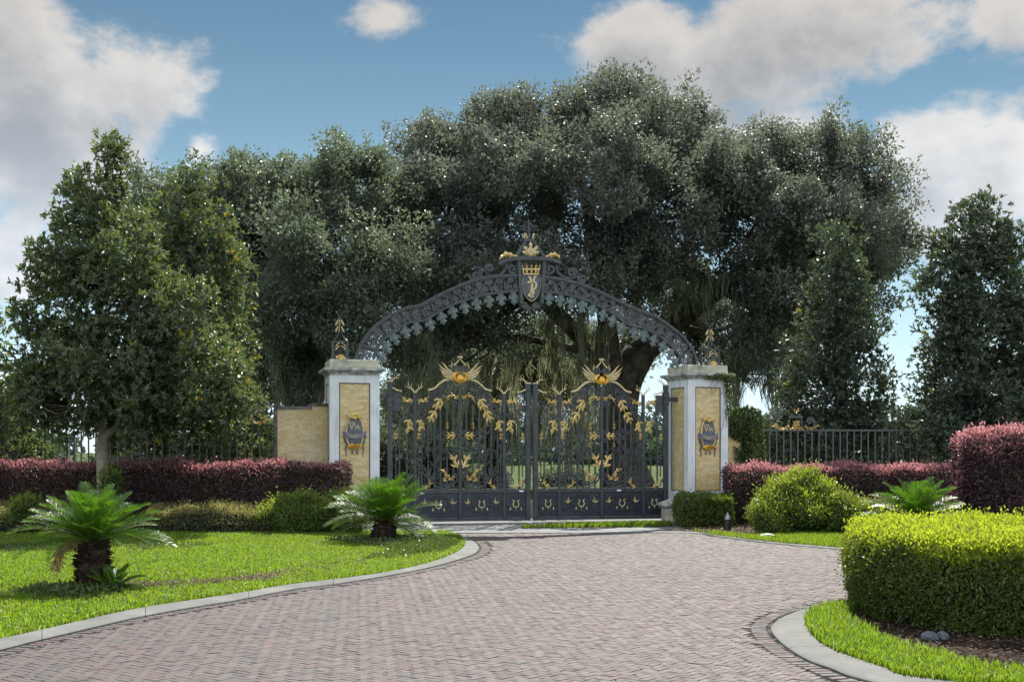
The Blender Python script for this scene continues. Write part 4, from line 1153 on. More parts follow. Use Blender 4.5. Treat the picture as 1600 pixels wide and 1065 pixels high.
    def v2(cx, cy, R, turns, a0, dr, tail=(), w_=.05):
        s_ = spiral(cx, cy, R, turns, math.radians(a0), dr, .2)
        p = np.vstack([smooth_line(list(tail)+[tuple(s_[0])], 5), s_[1:]]) if len(tail) else s_
        sc_.append(MB().bar(Z(p), w_, .12, -.02))
    v2(530, 600, 55, 1.3, 0, 1, (), .045); v2(920, 605, 55, 1.3, 180, -1, (), .045)
    v2(290, 595, 42, 1.4, 180, 1, [(450, 535), (468, 580), (430, 640), (360, 678), (290, 668), (252, 630)], .05)
    v2(1150, 640, 48, 1.4, 0, -1, [(1000, 545), (985, 590), (1015, 650), (1090, 695), (1170, 690), (1200, 665)], .05)
    v2(160, 668, 52, 1.6, -60, 1, [(300, 672), (240, 625)], .05); v2(1255, 705, 50, 1.6, -120, -1, [(1130, 700), (1200, 660)], .05)
    v2(150, 662, 75, .5, 180, -1, [], .04)
    v2(660, 975, 32, 1.4, 0, 1, [], .04); v2(770, 975, 32, 1.4, 180, -1, [], .04)
    sc_.append(MB()); sc_[-1].bar(Z(smooth_line([(600, 930), (625, 985), (680, 1015), (715, 1000), (760, 1015), (815, 985), (835, 930)], 5)), .04, .06, -.02)
    sc_[-1].leaf(Z([(715, 1000), (715, 1040), (715, 1075)]), .12, 2, -.03)
    parts_by_contact('crest_scroll', sc_, M['iron'], r)
    for sg in (0, 1):
        g_ = MB()
        if sg == 0: g_.leaf(Z(smooth_line([(575, 478), (520, 470), (470, 452), (420, 478), (385, 510)], 5)), .16, 4, -.10, .03, .03)
        else: g_.leaf(Z(smooth_line([(868, 484), (910, 470), (960, 458), (1005, 480), (1010, 505)], 5)), .15, 4, -.10, .03, .03)
        part('gilded_scroll', g_, M['gold'], r)
    ml = MB()
    for ang, L in ((90, 150), (52, 125), (128, 125), (20, 100), (160, 100)):
        q = math.radians(ang); ml.leaf(Z([(718, 470), (718+L*.5*math.cos(q), 455-L*.5*math.sin(q)), (718+L*math.cos(q), 462-L*math.sin(q))]), .14, 3, -.07, .02, .03)
    part('gilded_maple_leaf', ml, M['palegold'], r)
    tp = MB(); 
    for x0, y0, x1, y1 in ((690, 285, 640, 240), (690, 288, 630, 275), (740, 285, 760, 228), (735, 290, 765, 280), (690, 280, 650, 225)):
        tp.leaf(Z([(x0, y0), ((x0+x1)/2, (y0+y1)/2-6), (x1, y1)]), .07, 2, -.05)
    part('gilded_spray', tp, M['palegold'], r)
    br = MB(); br.bar(Z([(706, 310), (702, 200), (700, 110), (698, 85)]), [.05, .04, .03, .015], .04, -.02)
    for k, (y, dx) in enumerate([(180, 80), (195, 115), (150, 60), (165, 95), (125, 40), (205, 70)]):
        for sg in (-1, 1):
            br.leaf(Z([(701, y+25), (701+sg*dx*.5, y-8), (701+sg*dx, y)]), .075, 2, -.02 + .03*(k % 3), .01)
    part('iron_sprig', br, M['iron'], r)
    for cx, cy in ((130, 590), (1250, 600)):
        b2 = MB()
        for a in range(200, 350, 24):
            q = math.radians(a); b2.leaf(Z([(cx+40, cy+30), (cx+40+28*math.cos(q), cy+30+30*math.sin(q)), (cx+40+62*math.cos(q), cy+30+62*math.sin(q))]), .06, 2, -.02)
        part('iron_sprig', b2, M['iron'], r)
    cw = MB()
    cw.bar(Z([(632, 605), (812, 607)]), .028, .06, -.05); cw.bar(Z([(640, 655), (800, 657)]), .022, .06, -.05); cw.bar(Z([(640, 605), (645, 655)]), .02, .05, -.05); cw.bar(Z([(800, 607), (797, 657)]), .02, .05, -.05); cw.bar(Z([(725, 605), (725, 657)]), .018, .04, -.05); cw.bar(Z([(676, 605), (678, 632), (680, 657)]), .018, .04, -.05); cw.bar(Z([(772, 605), (772, 632), (770, 657)]), .018, .04, -.05)
    for x in (632, 680, 728, 772, 812):
        cw.leaf(Z([(x, 608), (x, 578), (x+(x-722)*.12, 552)]), .065, 2, -.06)
    for x in (678, 728, 772): 
        q = Z([(x, 631)])[0]; cw.ellipsoid((q[0], -.07, q[1]), (.03, .02, .035), 10, 6)
    part('gilded_crown', cw, M['gold'], r)
    sh = MB(); shp = [(642, 678), (730, 668), (818, 680), (822, 760), (806, 850), (775, 905), (728, 938), (684, 905), (652, 845), (638, 760)]
    c = Z(smooth_line(shp + [shp[0]], 4)[:-1]); ctr = c.mean(0)
    ring = lambda s, y: [(ctr[0]+(x-ctr[0])*s, y, ctr[1]+(z-ctr[1])*s) for x, z in c]
    sh.loft([ring(1, .02), ring(1, -.06), ring(.93, -.075), ring(.5, -.095), ring(.03, -.10)])
    s0 = part('shield', sh, M['slate'], r)
    rm = MB(); rg = ring(1.0, -.06); rm.tube(np.array(rg + [rg[0]]), .011, 6); part('shield_rim', rm, M['palegold'], s0)
    mg = MB(); yy = -.108
    def st(pts, w_): mg.bar(Z(smooth_line(pts, 5)), w_, .03, yy)
    st([(690, 690), (708, 700), (722, 760)], .05); st([(764, 688), (750, 700), (735, 755)], .035); st([(684, 688), (706, 688)], .03); st([(748, 686), (772, 686)], .03)
    st([(682, 745), (710, 745), (728, 760), (722, 830), (716, 885), (690, 868)], np.linspace(.045, .06, 26)); st([(728, 885), (722, 860), (712, 845)], .06)
    st([(720, 760), (745, 740), (768, 760), (764, 800), (738, 822), (742, 850), (752, 862)], .035); st([(712, 850), (730, 900)], .07)
    part('monogram', mg, M['palegold'], s0)
    return r
arch()

# ---------------------------------------------------------------- wing walls
def wing_wall(label, poly, th, y0, cap):
    """poly in gate-plane (s, z), outline counter-clockwise"""
    r = gthing('wing_wall', label, 'wall', 0, 0, 0, 'curved ochre wing walls')
    n = len(poly); mb = MB()
    v = [(x, y0-th/2, z) for x, z in poly] + [(x, y0+th/2, z) for x, z in poly]
    tri = tessellate_polygon([[Vector((x, z, 0)) for x, z in poly]])
    mb.add(v, [tuple(a) for a in tri] + [tuple(n+i for i in a[::-1]) for a in tri] + [(i, n+i, n+(i+1) % n, (i+1) % n) for i in range(n)])
    part('wall_face', mb, M['wallplaster'], r)
    cp = MB()
    for a, w_ in cap: cp.bar(a, w_, th+.07, y0)
    part('coping', cp, M['wallcap'], r)
    return r
lw = [(-1.72, -.02), (-.52, -.02), (-.52, 2.60), (-.86, 2.60), (-.86, 2.53), (-1.60, 2.53), (-1.60, 1.6), (-1.615, 1.35), (-1.66, 1.1), (-1.72, .9)]
wing_wall('plain ochre wing wall with stepped dark coping left of the left pillar', lw, .26, .15,
          [([(-.52, 2.628), (-.885, 2.628)], .055), ([(-.86, 2.562), (-1.66, 2.552)], .06), (smooth_line([(-1.633, 2.50), (-1.633, 1.6), (-1.65, 1.35), (-1.70, 1.1), (-1.76, .9)], 5), .07)])
rw = [(sR+.5, -.02), (sR+1.55, -.02), (sR+1.5, .9), (sR+1.45, 1.3), (sR+1.43, 2.4), (sR+.85, 2.4), (sR+.85, 2.5), (sR+.5, 2.5)]
wing_wall('ochre wing wall half hidden by ivy right of the right pillar', rw, .26, .25,
          [([(sR+.5, 2.53), (sR+.87, 2.53)], .055), ([(sR+.85, 2.435), (sR+1.49, 2.43)], .06)])

# ---------------------------------------------------------------- picket fences with gilded crests
def fence(label, p0, p1, n, zrail, crest_at, flip, d0=0):
    """p0,p1 ground points; crest_at = distance from p0"""
    v = np.array(p1)-np.array(p0); L = np.linalg.norm(v); a = math.atan2(v[1], v[0])
    r = thing('picket_fence', label, 'fence', (p0[0], p0[1], 0), a, 'iron picket fences beside the wing walls', local=True)
    rl = MB(); rl.box(0, L, -.025, .025, zrail-.03, zrail+.012, 0, .006); part('top_rail', rl, M['iron_fence'], r)
    rl = MB(); rl.box(0, L, -.02, .02, .25, .29, 0, .006); part('bottom_rail', rl, M['iron_fence'], r)
    pk = None
    for i in range(n):
        x = (i+.5)*L/n
        if pk is None:
            b = MB(); b.box(-.013, .013, -.013, .013, -.02, zrail-.03); pk = part('picket', b, M['iron_fence'], r); o = pk
        else:
            o = pk.copy(); COL.objects.link(o); o.parent = r
        o.location = (x, 0, 0)
    K = 1/8.87/F*27.4     # drawing unit of the crest
    def C(pts): 
        p = np.asarray(pts, float); return np.stack([crest_at + flip*(p[:, 0]-720)*K, zrail + (485-p[:, 1])*K], 1)
    ir = []
    def sp(cx, cy, R, turns, a0, dr, tail, w_=.022):
        s_ = spiral(cx, cy, R, turns, math.radians(a0), dr, .14); ir.append(MB().bar(C(np.vstack([smooth_line(list(tail)+[tuple(s_[0])], 5), s_[1:]])), w_, .03))
    sp(1000, 255, 90, 2.0, -10, -1, [(1085, 400), (1120, 330), (1112, 260)]); sp(505, 345, 58, 1.8, 180, 1, [(560, 470), (480, 460), (440, 400)])
    ir.append(MB().bar(C([(1112, 260), (1098, 200), (1122, 165)]), .018, .025)); ir.append(MB().bar(C([(975, 200), (1085, 270)]), .014, .02))
    sp(660, 265, 28, 1.3, 0, -1, [(700, 290)], .014); sp(775, 265, 28, 1.3, 180, 1, [(735, 290)], .014)
    ir.append(MB().bar(C([(610, 292), (835, 292)]), .03, .03).bar(C([(640, 300), (630, 380), (610, 478)]), .018, .03).bar(C([(812, 300), (825, 380), (845, 478)]), .018, .03))
    parts_by_contact('crest_scroll', ir, M['iron_fence'], r)
    for pts, w_ in (([(720, 470), (700, 420), (690, 370), (665, 335)], 70), ([(720, 470), (745, 420), (750, 370), (775, 335)], 70), ([(720, 478), (720, 400), (720, 315)], 60), ([(720, 470), (670, 455), (625, 475), (600, 455)], 55),
                    ([(720, 470), (770, 455), (815, 475), (845, 455)], 55), ([(960, 475), (900, 465), (850, 420), (870, 370)], 60), ([(930, 475), (1000, 460), (1035, 400), (1015, 335)], 65), ([(1000, 450), (1060, 425), (1100, 440), (1120, 470)], 55),
                    ([(480, 470), (540, 470), (585, 430), (575, 380)], 55), ([(510, 475), (450, 460), (400, 420), (330, 440)], 60), ([(735, 235), (715, 200), (680, 155)], 35), ([(735, 235), (745, 195), (765, 155)], 35)):
        part('gilded_leaf', acanthus(C(smooth_line(pts, 5)), w_*K*.8, 2, -.03), M['gold'], r)
    return r
e0 = O2 + E2*(-1.72) - N2*.15
lf0 = np.array([-13.2, e0[1]+1.2]); Lf = np.linalg.norm(e0-lf0)
fence('dark picket fence with gilded crest left of the plain wing wall, behind the tree', lf0, e0, int(Lf/.172), 2.20, Lf-(e0[0]-P(381,655,26.9)[0]), 1)
w0 = O2 + E2*(sR+1.5) - N2*.25
rf1 = np.array([13.5, w0[1]+.6]); Lr = np.linalg.norm(rf1-w0)
fence('dark picket fence with gilded crest right of the ivy covered wall', w0, rf1, int(Lr/.172), 2.13, 1.08, -1)

# ---------------------------------------------------------------- small things on the ground
def path_light(label, px, py):
    x, y = G(px, py); r = thing('path_light', label, 'lamp', (x, y, 0), local=True)
    b = MB(); a = np.linspace(0, 2*PI, 14, endpoint=False)
    rg = lambda rr, z: [(rr*math.cos(q), rr*math.sin(q), z) for q in a]
    b.loft([rg(.062, -.02), rg(.062, .20), rg(.052, .215), rg(.05, .26)]); part('post', b, M['black'], r)
    h = MB(); h.loft([rg(.045, .26), rg(.058, .275), rg(.05, .32), rg(.02, .37), rg(.006, .41)], 0, True, True, False); part('cap', h, M['steel'], r)
path_light('small black path light with pointed metal cap in front of the dark clipped shrub', 1137, 832)
def rock(name, label, x, y, r3, mt, seed):
    a = MB().ellipsoid((0, 0, 0), (1, 1, 1), 20, 12, 0, False); v = a.v[0]
    n = 1+.22*fnoise(v, .9, seed)+.08*fnoise(v, 3, seed+1)
    a.v[0] = v*n[:, None]*np.array(r3) + np.array([x, y, r3[2]*.55])
    tag(part(name, a, M[mt]), label, 'rock')
x, y = G(1200, 843); rock('rock', 'pale white rock at the edge of the drive below the nandina', x, y+.1, (.17, .12, .075), 'rockw', 3)
x, y = G(1453, 1003); rock('rock', 'grey stone lying in the mulch under the clipped hedge, larger of the pair', x, y, (.085, .07, .065), 'rockg', 8)
x, y = G(1473, 1002); rock('rock', 'small grey stone touching the larger one in the mulch under the clipped hedge', x, y, (.06, .05, .055), 'rockg', 12)
# stone block stump at the foot of the right pillar, seen beside the gate
p = O2 + E2*(sR-.80) + N2*.30
r = thing('hinge_block', 'weathered stone block at the foot of the right pillar beside the gate', 'block', (p[0], p[1], 0), YAW, local=True)
b = MB(); b.box(-.16, .16, -.16, .16, -.03, .34, 0, .02); part('block_base', b, M['cap'], r)
b = MB(); b.loft([[(-h, -h, z), (h, -h, z), (h, h, z), (-h, h, z)] for h, z in ((.20, .34), (.22, .38), (.20, .43), (.03, .52))]); part('block_cap', b, M['dirtycap'], r)
# bent pipe frame far left behind the fence
x, y = P(95, 706, 33)[:2]
m_ = MB()
for dx in (0, .16): m_.tube(smooth_line([(x+dx, y, -.02), (x+dx, y, 1.7), (x+dx+.03, y, 1.95), (x+dx+.14, y, 2.0), (x+dx+.22, y, 1.9), (x+dx+.23, y, -.02)], 5), .028, 6)
tag(part('pipe_rail', m_, M['steel']), 'bent grey pipe frame standing behind the left picket fence', 'pipe frame')
# ---------------------------------------------------------------- hedges
def offset_poly(poly, d):
    p = np.asarray(poly, float); n = len(p); A = sum(p[i][0]*p[(i+1) % n][1]-p[(i+1) % n][0]*p[i][1] for i in range(n))
    if A < 0: p = p[::-1]
    e = unit(np.roll(p, -1, 0)-p); nr = np.stack([e[:, 1], -e[:, 0]], 1)
    return p + unit(nr + np.roll(nr, 1, 0))*d
def hedge(name, label, cat, poly, htop, leaf, mats, dens, rnd=.12, tip_h=.10, tip_p=.8, z0=.02, lump=.05, group=None, aspect=.5, tip_up=.6, undercut=0.0, topbias=1.0):
    """htop: function (x, y) -> height. mats: (leaf, tips). Leaves fill a rough shell around a solid dark core that blocks light."""
    p = np.asarray(smooth_line(list(poly)+[poly[0]], 3))[:-1]
    r = thing(name, label, cat, (p[:, 0].mean(), p[:, 1].mean(), z0), group=group)
    A = sum(p[i][0]*p[(i+1) % len(p)][1]-p[(i+1) % len(p)][0]*p[i][1] for i in range(len(p)))
    if A < 0: p = p[::-1]
    seg = np.roll(p, -1, 0)-p; L = np.linalg.norm(seg, axis=1); per = L.sum()
    hm = float(np.mean(htop(p[:, 0], p[:, 1])))
    # sides
    n = int(per*hm*dens); k = rng.choice(len(p), n, p=L/per); u = rng.random(n)
    q = p[k] + seg[k]*u[:, None]; nr = np.stack([seg[k][:, 1], -seg[k][:, 0]], 1)/L[k][:, None]
    H = htop(q[:, 0], q[:, 1]); z = rng.random(n)**.9*H
    ins = np.where(z > H-rnd, rnd-np.sqrt(np.maximum(rnd**2-(z-(H-rnd))**2, 0)), 0) + undercut*np.clip(1-z/(.45*H), 0, 1)
    c = np.stack([q[:, 0]-nr[:, 0]*ins, q[:, 1]-nr[:, 1]*ins, z+z0], 1); N = np.stack([nr[:, 0], nr[:, 1], .25+.9*np.clip((z-H+rnd)/rnd, 0, 1)], 1)
    # top
    lo, hi = p.min(0), p.max(0); m = int((hi-lo).prod()*dens*topbias); t_ = rng.uniform(lo, hi, (m, 2)); t_ = t_[inside(p, t_)]
    dd = bdist(p, t_); H2 = htop(t_[:, 0], t_[:, 1]); zz = H2 - np.where(dd < rnd, rnd-np.sqrt(np.maximum(rnd**2-(rnd-dd)**2, 0)), 0)
    c = np.concatenate([c, np.stack([t_[:, 0], t_[:, 1], zz+z0], 1)]); N = np.concatenate([N, np.tile([0, 0, 1.], (len(t_), 1))])
    N = unit(N); hgt = np.concatenate([z/H, zz/H2]); Hh = np.concatenate([H, H2])
    bump = lump*(fnoise(c, 1.7, 21)+.5*fnoise(c, 4.5, 22)) + rng.normal(0, .022, len(c)) - rng.random(len(c))**2*.07
    hole = fnoise(c, 3.2, 31)
    stray = rng.random(len(c)) < np.where(hgt > .9, .03, .010)
    bump = bump + np.where(stray, rng.uniform(.03, .13, len(c)), 0)
    c = c + N*bump[:, None]; c[:, 2] = np.maximum(c[:, 2], z0+.02)
    keep = (rng.random(len(c)) < np.clip(1.08-.7*hole, .2, 1)) & (np.abs(c[:, 0]) < .47*c[:, 1]+2.5)
    c, N, hgt, Hh = c[keep], N[keep], hgt[keep], Hh[keep]
    tip = rng.random(len(c)) < tip_p*np.clip((hgt-(1-tip_h*1.7/Hh*(1+.5*fnoise(c, 2.5, 41))))*Hh/tip_h*.8, 0, 1)
    mb = MB()
    for sel, mi in ((~tip, 0), (tip, 1)):
        n = sel.sum()
        if not n: continue
        ax = unit(N[sel]*.45 + rand_dir(n)*.9 + np.array([0, 0, tip_up if mi else .15]))
        ovals(mb, c[sel], ax, unit(N[sel]+rand_dir(n)*.7), leaf*rng.uniform(.7, 1.3, n), leaf*aspect*rng.uniform(.8, 1.2, n), mi)
    part('foliage', mb, list(mats), r)
    core = MB(); ip = offset_poly(p, -.11)  # solid dark prism added to block light through the foliage
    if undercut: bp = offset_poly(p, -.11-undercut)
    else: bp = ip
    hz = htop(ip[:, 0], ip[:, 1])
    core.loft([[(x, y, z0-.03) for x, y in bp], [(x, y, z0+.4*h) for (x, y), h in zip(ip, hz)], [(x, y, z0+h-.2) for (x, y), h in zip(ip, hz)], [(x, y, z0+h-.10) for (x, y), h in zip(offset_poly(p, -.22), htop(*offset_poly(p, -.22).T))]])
    part('shade_core', core, M['core'], r)
    return r
cst = lambda h: (lambda x, y: np.full(len(np.atleast_1d(x)), h)*1.0)
fh = [(3.62,13.4),(3.44,12.8),(3.33,12.0),(3.38,11.35),(3.70,10.75),(4.3,10.25),(5.2,9.95),(7.6,9.8),(7.6,13.9),(5.0,14.1),(3.9,13.9)]
hedge('clipped_hedge', 'large clipped hedge with lime green top at the front right', 'hedge', fh, cst(.84), .034, (M['boxwood'], M['limetip']), 5600, .24, .10, .9, .02, .045, 'clipped hedges', .55, .8, .10)
rb = [(7.75,21.3),(7.5,20.6),(7.62,20.0),(9.0,19.7),(11.5,19.7),(11.5,22.5),(8.2,22.3)]
hedge('burgundy_hedge', 'tall burgundy hedge block with pink top rising behind the lime topped hedge', 'hedge', rb, lambda x, y: 1.93+.03*np.sin(x*3)+.02*np.sin(x*7+1), .062, (M['purple'], M['pink']), 1500, .22, .20, .75, .02, .06, 'burgundy hedges', .5, .9)
lb = [(-11.8,25.3),(-9,25.3),(-6,25.25),(-4.2,25.2),(-3.55,25.3),(-3.45,25.7),(-3.7,26.1),(-6,26.2),(-11.8,26.3)]
hedge('burgundy_hedge', 'long burgundy hedge with pink tips below the left picket fence', 'hedge', lb, lambda x, y: 1.34+.025*np.sin(x*2.3)+.02*np.sin(x*5.1), .060, (M['purple'], M['pink']), 1300, .12, .13, .6, .02, .05, 'burgundy hedges', .45, .9)
rbh = [(4.75,27.4),(4.65,27.0),(5.0,26.7),(7.5,26.9),(10.5,27.2),(10.5,28.3),(7.5,28.1),(5.0,27.9)]
hedge('burgundy_hedge', 'long burgundy hedge with pink tips below the right picket fence', 'hedge', rbh, lambda x, y: 1.25+.02*np.sin(x*2.7)+.02*np.sin(x*6), .060, (M['purple'], M['pink']), 1300, .12, .11, .7, .02, .05, 'burgundy hedges', .45, .9)
def gh(x, y): return .44+.10*np.clip((y-23.8)/1.2, 0, 1)+.02*np.sin(x*4)
hedge('clipped_hedge', 'low dull green hedge behind the lawn, between the two left cycads', 'hedge', [(-7.1,23.95),(-6,23.85),(-4.6,23.9),(-4.0,24.0),(-3.7,24.4),(-3.75,25.0),(-5.2,25.0),(-7.1,25.0)], gh, .045, (M['varieg'], M['sagetip']), 1700, .12, .07, .8, .02, .05, 'clipped hedges', .5, .8, .06)
hedge('clipped_hedge', 'low dull green hedge at the far left edge, behind the nearest cycad', 'hedge', [(-11.6,23.9),(-10.2,23.85),(-9.0,23.95),(-8.6,24.3),(-8.7,25.0),(-11.6,25.0)], gh, .045, (M['varieg'], M['sagetip']), 1700, .12, .06, .6, .02, .05, 'clipped hedges', .5, .8, .06)
x1, y1 = P(1064, 700, 26.2)[:2]; x2 = P(1143, 700, 26.2)[0]
hedge('clipped_hedge', 'small dark green clipped shrub hiding the foot of the right pillar', 'hedge', [(x1,26.3),(x1+.08,25.9),(x2-.1,25.85),(x2,26.2),(x2,26.9),(x1+.05,26.9)], cst(.66), .05, (M['boxwood'], M['boxwood']), 2200, .1, .05, .5, .02, .05, 'clipped hedges', .5)
x1 = P(1322, 700, 24.6)[0]; x2 = P(1420, 700, 24.6)[0]
hedge('clipped_hedge', 'low dull green hedge between the nandina bushes and the right cycad', 'hedge', [(x1,24.6),(x1+.2,24.2),(x2,24.2),(x2+1.5,24.3),(x2+1.5,25.2),(x1+.1,25.2)], cst(.62), .045, (M['varieg'], M['sagetip']), 1700, .12, .06, .6, .02, .05, 'clipped hedges', .5)

# ---------------------------------------------------------------- loose shrubs (several soft mounds of fine leaves)
def shrub(name, label, lobes, leaf, mats, dens, tip_p=.5, group=None, cat='bush', aspect=.35, up=.5, stems=True):
    """lobes: (x, y, z, rx, ry, rz)"""
    lb_ = np.asarray(lobes, float); gx, gy = lb_[:, 0].mean(), lb_[:, 1].mean()
    r = thing(name, label, cat, (gx, gy, 0), group=group); mb = MB()
    for (x, y, z, rx, ry, rz) in lobes:
        n = int(dens*4*PI*((rx*ry)**1.6/3+(rx*rz)**1.6/3+(ry*rz)**1.6/3)**(1/1.6))
        d_ = rand_dir(n); rr = 1-rng.random(n)**1.6*.45
        c = np.array([x, y, z]) + d_*np.array([rx, ry, rz])*rr[:, None]
        c += d_*(.14*min(rx, rz)*fnoise(c, 2.2, 51)[:, None] + .05*rng.normal(size=(n, 1)))
        st_ = rng.random(n) < .05; c += np.where(st_, rng.uniform(.04, .2, n), 0)[:, None]*(d_*.7+np.array([0, 0, .5]))
        k = c[:, 2] > .03; c, d_, rr = c[k], d_[k], rr[k]
        tip = (d_[:, 2] > .40+.35*fnoise(c, 2, 61)) & (rr > .8) & (rng.random(len(c)) < tip_p)
        for sel, mi in ((~tip, 0), (tip, 1)):
            n = sel.sum()
            if n: leaves(mb, c[sel], unit(d_[sel]*.6+rand_dir(n)*.7+np.array([0, 0, up*(1.4 if mi else .3)])), unit(d_[sel]+rand_dir(n)*.6+np.array([0, 0, .4])), leaf*rng.uniform(.6, 1.4, n), leaf*aspect*rng.uniform(.7, 1.3, n), mi)
    part('foliage', mb, list(mats), r)
    core = MB()
    for (x, y, z, rx, ry, rz) in lobes: core.ellipsoid((x, y, z-.05*rz), (rx*.62, ry*.62, rz*.62), 14, 8)  # solid dark cores added to block light; the stems below are real twigs
    for (x, y, z, rx, ry, rz) in lobes:
        for _ in range(5):
            a = rng.uniform(0, 6.28); core.tube([(x+.1*math.cos(a), y+.1*math.sin(a), -.02), (x+.4*rx*math.cos(a), y+.4*ry*math.sin(a), z*.6), (x+.75*rx*math.cos(a), y+.75*ry*math.sin(a), z+.3*rz)], [.014, .01, .005], 5)
    part('shade_core', core, M['core'], r)
    return r
def LB(px, py, Y, rpx, rpy, dep): 
    c = P(px, py, Y); return (c[0], c[1], c[2], rpx/F*Y, dep, rpy/F*Y)
nm = (M['nandina'], M['nandina_tip'])
shrub('nandina_bush', 'tallest bright yellow-green nandina bush right of the small dark shrub', [LB(1250,755,24.8,30,18,.4), LB(1222,764,24.5,24,18,.4), LB(1282,768,24.6,24,18,.4), LB(1204,778,24.2,20,15,.3), LB(1255,782,24.3,24,15,.35), LB(1298,788,24.2,20,16,.35), LB(1228,798,24.1,22,16,.3), LB(1272,806,23.9,24,16,.3), LB(1245,822,24.2,46,12,.35), LB(1264,742,24.9,14,10,.25), LB(1294,820,24.0,18,12,.3)], .075, nm, 1700, .7, 'nandina bushes')
shrub('nandina_bush', 'low nandina bush with reddish tips at the left foot of the tallest one', [LB(1190,797,23.9,20,16,.3), LB(1200,810,23.8,26,18,.35), LB(1206,822,23.7,24,14,.35), LB(1210,792,24.0,16,14,.3)], .06, nm, 1500, .8, 'nandina bushes')
shrub('nandina_bush', 'darker green nandina bush beside the low hedge, right of the tallest one', [LB(1315,790,24.2,26,18,.4), LB(1340,800,23.9,28,16,.35), LB(1300,808,24.1,26,20,.4), LB(1325,815,23.9,34,15,.4), LB(1358,806,24.0,18,12,.3), LB(1288,786,24.5,20,20,.4)], .07, nm, 1500, .35, 'nandina bushes')
shrub('nandina_bush', 'yellowing nandina bush in front of the left burgundy hedge end', [LB(450,788,24.2,26,14,.35), LB(478,786,24.3,24,16,.35), LB(425,802,24.0,22,14,.3), LB(460,808,24.0,34,16,.35), LB(495,806,24.1,24,18,.35), LB(470,822,24.0,44,10,.35)], .065, nm, 1500, .85, 'nandina bushes')
shrub('nandina_bush', 'nandina bush with golden tips directly behind the middle cycad', [LB(535,796,24.2,32,30,.4), LB(555,806,24.0,28,24,.4)], .065, nm, 1500, .8, 'nandina bushes')
shrub('nandina_bush', 'small leafy green bush at the tree trunk behind the nearest cycad', [LB(172,752,24.2,20,24,.25), LB(45,782,24.0,22,14,.25)][:1], .07, nm, 1100, .4, 'nandina bushes')
shrub('nandina_bush', 'small pale bush at the far left behind the nearest cycad', [LB(42,786,23.6,22,14,.25), LB(30,796,23.5,20,16,.25)], .06, nm, 1300, .6, 'nandina bushes')

# ---------------------------------------------------------------- cycads
def cycad(label, x, y, trunk_h, trunk_r, R, n, seed, droop_side=None, lean=0.0):
    r = thing('cycad', label, 'cycad', (x, y, 0), group='cycads in the planting beds')
    rs = np.random.default_rng(seed)
    tk = MB(); rings = []
    for z in np.linspace(-.03, trunk_h, 12):
        q = z/trunk_h; rr = trunk_r*(1.08-.16*q+.12*math.sin(q*3.1)); rings.append([(x+lean*q+rr*math.cos(a)*(1+.05*rs.normal()), y+rr*math.sin(a), z) for a in np.linspace(0, 2*PI, 18, endpoint=False)])
    tk.loft(rings, 0)
    m = int(520*trunk_h/.5)
    z = rs.uniform(.0, trunk_h+.05, m); a = rs.uniform(0, 2*PI, m); q = np.clip(z/trunk_h, 0, 1); rr = trunk_r*(1.06-.16*q+.12*np.sin(q*3.1))
    c = np.stack([x+lean*q+rr*np.cos(a)*.96, y+rr*np.sin(a)*.96, z], 1); d_ = unit(np.stack([np.cos(a), np.sin(a), .7+.5*rs.normal(size=m)], 1))
    leaves(tk, c, d_, unit(np.stack([-np.cos(a)*.7, -np.sin(a)*.7, np.ones(m)], 1)), rs.uniform(.04, .10, m), rs.uniform(.03, .05, m), 0, .4)
    part('trunk', tk, M['cycadtrunk'], r)
    top = np.array([x+lean, y, trunk_h])
    for k in range(n):
        f = (k+.5)/n
        az = k*2.39996 + rs.normal(0, .12); el = math.radians(80-72*f**.9 + rs.normal(0, 5))
        L = R*(.80+.28*f+rs.normal(0, .05)); curl = .50+.30*f + rs.normal(0, .08)
        if droop_side is not None and math.cos(az-droop_side) > .75 and f > .55: el -= .45; curl += .5
        hd = np.array([math.cos(az), math.sin(az), 0])
        t_ = np.linspace(0, 1, 15); ang = el - curl*t_**1.4
        st = L/14; pos = np.vstack([[0, 0], np.cumsum(np.stack([np.cos(ang[:-1]), np.sin(ang[:-1])], 1)*st, 0)])
        pth = top + hd*.05 + hd[None]*pos[:, :1] + np.array([0, 0, 1.])[None]*pos[:, 1:]
        pth[:, 2] = np.maximum(pth[:, 2], .05)
        fr = MB(); fr.tube(pth, np.linspace(.011, .003, 15), 5, 1)
        nl = 52; tt = np.linspace(.14, .995, nl)
        idx = tt*14; i0 = np.minimum(idx.astype(int), 13); fq = (idx-i0)[:, None]
        pc = pth[i0]*(1-fq)+pth[i0+1]*fq; tg = unit(pth[i0+1]-pth[i0]); sd_ = np.array([-hd[1], hd[0], 0]); up = unit(np.cross(sd_[None], tg)); up = np.where(up[:, 2:] < 0, -up, up)
        ll = R*.23*np.sin(PI*np.clip(tt*.88+.10, 0, 1))**.6
        for sg in (-1, 1):
            ax = unit(sd_[None]*sg*.86 + tg*.62 + up*.38 + .05*rs.normal(size=(nl, 3)))
            leaves(fr, pc, ax, unit(up+.1*rs.normal(size=(nl, 3))), ll*rs.uniform(.85, 1.1, nl), .0115, 0, .05)
        part('frond', fr, [M['cycad'], M['rachis']], r)
    return r, top
x, y = G(146, 922)
cy1, tp = cycad('nearest cycad with a shaggy dark trunk on the left lawn', x, y, .56, .168, .82, 58, 1)
